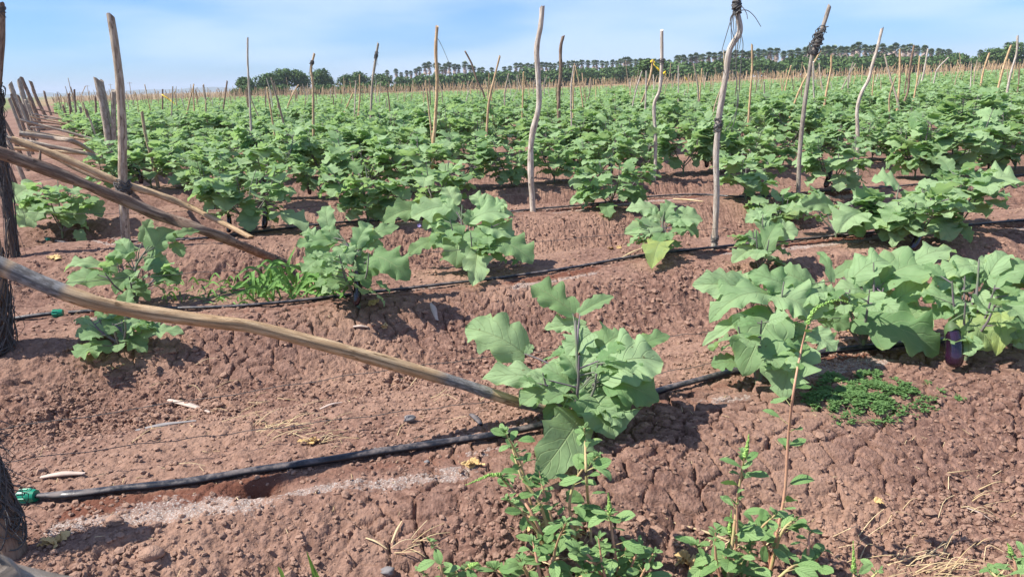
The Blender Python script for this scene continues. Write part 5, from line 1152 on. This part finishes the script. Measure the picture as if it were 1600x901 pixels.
for i_ in range(5):
    rg2 = np.random.default_rng(950 + i_); r_ = empty('palm_tree', (0, 0, 0), 'palm', 'palm tree'); m = MB()
    tube(m, [[0, 0, -.3], [.08, 0, 3], [.0, .1, 6.2], [0.05, 0, 8.2]], [.34, .24, .22, .25], 9, n=14, knob=.06, seed=i_, cb=.3); kid(r_, m.build('trunk', M_GREY, r_)); m = MB(); sk = MB()
    def fan(mb, c, d, L_, fanr, ca, cb, nbl=9):
        d = unit(d); b = c + d * L_; X = unit(np.cross(d, [0, 0, 1.0])); Nn = unit(np.cross(X, d)); tube(mb, [c, b], [.03, .02], 3, n=2, caps=False, cb=cb)
        an = np.linspace(-1.5, 1.5, nbl); D2 = d[None] * np.cos(an)[:, None] + X[None] * np.sin(an)[:, None]; D2 = D2 + [0, 0, -.18]
        leaves(mb, np.repeat(b[None], nbl, 0), b + D2 * fanr, np.repeat(Nn[None], nbl, 0), fanr * .26, .06, .3, 0, 0, ca, cb, 2, 2, 0)
    top = np.array([.05, 0, 8.2])
    for q in range(34):
        a = q * 2.4; el = math.asin(0.98 - 1.62 * (q / 34)) + rg2.normal(0, .08); fan(m, top + [0, 0, .1], np.array([math.cos(a) * math.cos(el), math.sin(a) * math.cos(el), math.sin(el)]), rg2.uniform(.55, .85), rg2.uniform(.65, .95), 0, rg2.random())
    for q in range(26):
        a = q * 2.4; z = rg2.uniform(5.9, 8.0); fan(sk, np.array([math.cos(a) * .2, math.sin(a) * .2, z]), np.array([math.cos(a) * .5, math.sin(a) * .5, -.9]), rg2.uniform(.3, .6), rg2.uniform(.5, .8), 0, rg2.random(), 5)
    kid(r_, m.build('crown', M_PALM, r_)); kid(r_, sk.build('dead_frond_skirt', M_CHIP, r_)); protoW.append(r_)
seenW = set(); rg = np.random.default_rng(56)
def put_palm(px, ty, D, label, group):
    i_ = int(rg.integers(0, 5)); o = protoW[i_]
    if i_ in seenW: o = copy_tree(o)
    seenW.add(i_); p = at_depth(px, ty, D); z = gz(p[0], p[1]); s_ = (p[2] - z) / 9.7; o.location = (p[0], p[1], z); o.scale = (s_, s_, s_); o.rotation_euler = (rg.normal(0, .02), rg.normal(0, .02), rg.uniform(0, 6.28)); tag(o, label, 'palm tree', group)
def topline(x): return np.interp(x, [600, 640, 680, 720, 770, 790, 860, 930, 1000, 1044, 1060, 1120, 1200, 1330, 1400, 1480, 1492], [112, 108, 98, 97, 106, 100, 97, 93, 90, 92, 84, 80, 76, 68, 69, 72, 76])
x = 604
while x < 770: put_palm(x, topline(x) + rg.normal(0, 3), rg.uniform(255, 275), 'fan palm in the loose left stretch of the palm line', 'palms of the loose left stretch'); x += rg.uniform(4.5, 9)
x = 788
while x < 1046: put_palm(x, topline(x) + rg.normal(0, 1.6), rg.uniform(245, 262), 'fan palm in the dense middle stretch of the palm line', 'palms of the dense middle stretch'); x += rg.uniform(5.5, 9)
x = 1058
while x < 1490: put_palm(x, topline(x) + rg.normal(0, 2), rg.uniform(205, 225), 'tall fan palm in the long right stretch of the palm line', 'palms of the long right stretch'); x += rg.uniform(7, 12)
x = 1062
while x < 1480: put_palm(x, topline(x) + 5 + rg.normal(0, 2), rg.uniform(228, 250), 'fan palm in the second rank behind the long right stretch', 'palms of the second rank'); x += rg.uniform(8, 14)
for px, ty in ((1575, 65), (1532, 77)): put_palm(px, ty, 180, 'lone fan palm standing among the trees at the right edge' if px > 1550 else 'lower lone fan palm left of the right edge trees', None)
# shrubs under the trees
protoB = []
for i_ in range(4):
    m = MB(); crown_mesh(m, np.random.default_rng(970 + i_), (0, 0, 1.0), (2.4, 1.8, 1.2), 1100, .3, 9)
    protoB.append(m.build('shrub', M_TREE, None))
seenB = set(); rg = np.random.default_rng(57)
def shrub(px, ty, D, lb, gr):
    i_ = int(rg.integers(0, 4)); o = protoB[i_]
    if i_ in seenB: o = o.copy(); S.collection.objects.link(o)
    seenB.add(i_); p = at_depth(px, ty, D); z = gz(p[0], p[1]); s_ = max(.5, (p[2] - z) / 2.1); o.location = (p[0], p[1], z); o.scale = (s_ * rg.uniform(.9, 1.5), s_, s_); o.rotation_euler = (0, 0, rg.uniform(0, 6.28)); tag(o, lb, 'shrub', gr)
x = 368
while x < 640: shrub(x, np.interp(x, [368, 640], [138, 130]) + rg.normal(0, 3), rg.uniform(155, 170), 'low dark shrub at the foot of the round trees', 'shrubs under the round trees'); x += rg.uniform(12, 20)
x = 640
while x < 1050: shrub(x, np.interp(x, [640, 780, 1050], [122, 113, 101]) + rg.normal(0, 2.5), rg.uniform(212, 219), 'low shrub under the loose and middle palms', 'shrubs under the middle palms'); x += rg.uniform(6, 10)
x = 1050
while x < 1610: shrub(x, np.interp(x, [1050, 1300, 1610], [98, 90, 90]) + rg.normal(0, 3), rg.uniform(185, 200), 'dark shrub filling the foot of the long right palm stretch', 'shrubs under the right palms'); x += rg.uniform(10, 16)
# low pale farm buildings seen between trunks
k = NT('pale_render', .8, .2); k.col(k.mix(k.noise(k.n('ShaderNodeTexCoord').outputs['Object'], .4, 3), (.42, .44, .46), (.60, .60, .60))); M_RENDER = k.m
k = NT('roof_sheet', .5, .4); k.col(k.mix(k.noise(k.n('ShaderNodeTexCoord').outputs['Object'], .6, 3), (.50, .52, .54), (.66, .66, .66))); M_ROOF = k.m
k = NT('dark_opening', .6, .3); k.col((.04, .045, .05)); M_DARK = k.m
def box(mb, a, b):
    x0, y0, z0 = a; x1, y1, z1 = b; v = [(x0, y0, z0), (x1, y0, z0), (x1, y1, z0), (x0, y1, z0), (x0, y0, z1), (x1, y0, z1), (x1, y1, z1), (x0, y1, z1)]
    mb.add(v, [(0, 3, 2, 1), (4, 5, 6, 7), (0, 1, 5, 4), (1, 2, 6, 5), (2, 3, 7, 6), (3, 0, 4, 7)])
for px0, px1, tp, D, lb in ((652, 690, 133, 224, 'long pale low building under the loose palms'), (750, 778, 127, 225, 'low white-roofed building in the gap of the palm line'), (805, 845, 123, 224, 'white low building under the middle palms left of the notched stake'), (960, 980, 118, 226, 'short pale building left of the round bright tree')):
    a, b = at_depth(px0, tp, D), at_depth(px1, tp, D); z = gz(a[0], a[1]); h = max(1.3, a[2] - z); r_ = empty('farm_building', (a[0], a[1], z), lb, 'building'); wd_ = b[0] - a[0]
    m = MB(); box(m, (0, 0, -.2), (wd_, 6, h)); kid(r_, m.build('wall', M_RENDER, r_, smooth=False))
    m = MB(); m.add([(-.4, -.5, h + .003), (wd_ + .4, -.5, h + .003), (wd_ + .4, 3, h + .9), (-.4, 3, h + .9), (wd_ + .4, 6.5, h + .003), (-.4, 6.5, h + .003)], [(0, 1, 2, 3), (3, 2, 4, 5), (0, 5, 4, 1)], [(0, 3, 5), (1, 4, 2)]); m.build('roof', M_ROOF, r_, smooth=False)
    for q in range(int(wd_ / 3.2)):
        m = MB(); box(m, (1 + q * 3.2, -.05, .45), (2.2 + q * 3.2, -.004, max(.7, min(h - .3, 1.9)))); m.build('window', M_DARK, r_, smooth=False)
# utility poles on the low horizon at the left
for px, ty, D, lb in ((202, 128, 300, 'distant utility pole on the low horizon, right of the tall straight post'), (136, 133, 330, 'distant utility pole left of the leaning grey post'), (172, 131, 350, 'faint distant utility pole behind the posts')):
    p = at_depth(px, ty, D); z = gz(p[0], p[1]); r_ = empty('utility_pole', (p[0], p[1], z), lb, 'utility pole'); h = p[2] - z
    m = MB(); tube(m, [[0, 0, -.3], [0, 0, h]], [.16, .10], 7, n=4); m.build('shaft', M_GREY, r_)
    m = MB(); tube(m, [[-.9, 0, h - .5], [.9, 0, h - .5]], [.07, .07], 5, n=2); m.build('crossarm', M_GREY, r_)
    for q in (-.75, 0, .75): m = MB(); tube(m, [[q, 0, h - .46], [q, 0, h - .2]], [.05, .04], 6, n=3); m.build('insulator', M_RENDER, r_)

# ------------------------------------------------------------------ the hazy air
hm = bpy.data.materials.new('air'); hm.use_nodes = True; t_ = hm.node_tree; t_.nodes.clear()
ho = t_.nodes.new('ShaderNodeOutputMaterial'); hv = t_.nodes.new('ShaderNodeVolumePrincipled'); hv.inputs['Color'].default_value = (0.80, 0.88, 1.0, 1); hv.inputs['Density'].default_value = 0.00028
t_.links.new(hv.outputs[0], ho.inputs['Volume'])
me = bpy.data.meshes.new('haze'); m = MB(); box(m, (-5000, -60, -9), (5000, 6500, 60)); V_ = np.concatenate(m.V)
me.from_pydata([tuple(v) for v in V_], [], [tuple(int(i) for i in f) for f in m.Q[0]]); me.materials.append(hm)
ho_ = bpy.data.objects.new('haze', me); S.collection.objects.link(ho_); tag(ho_, 'thin pale blue haze over the distant treeline', 'haze', kind='stuff')
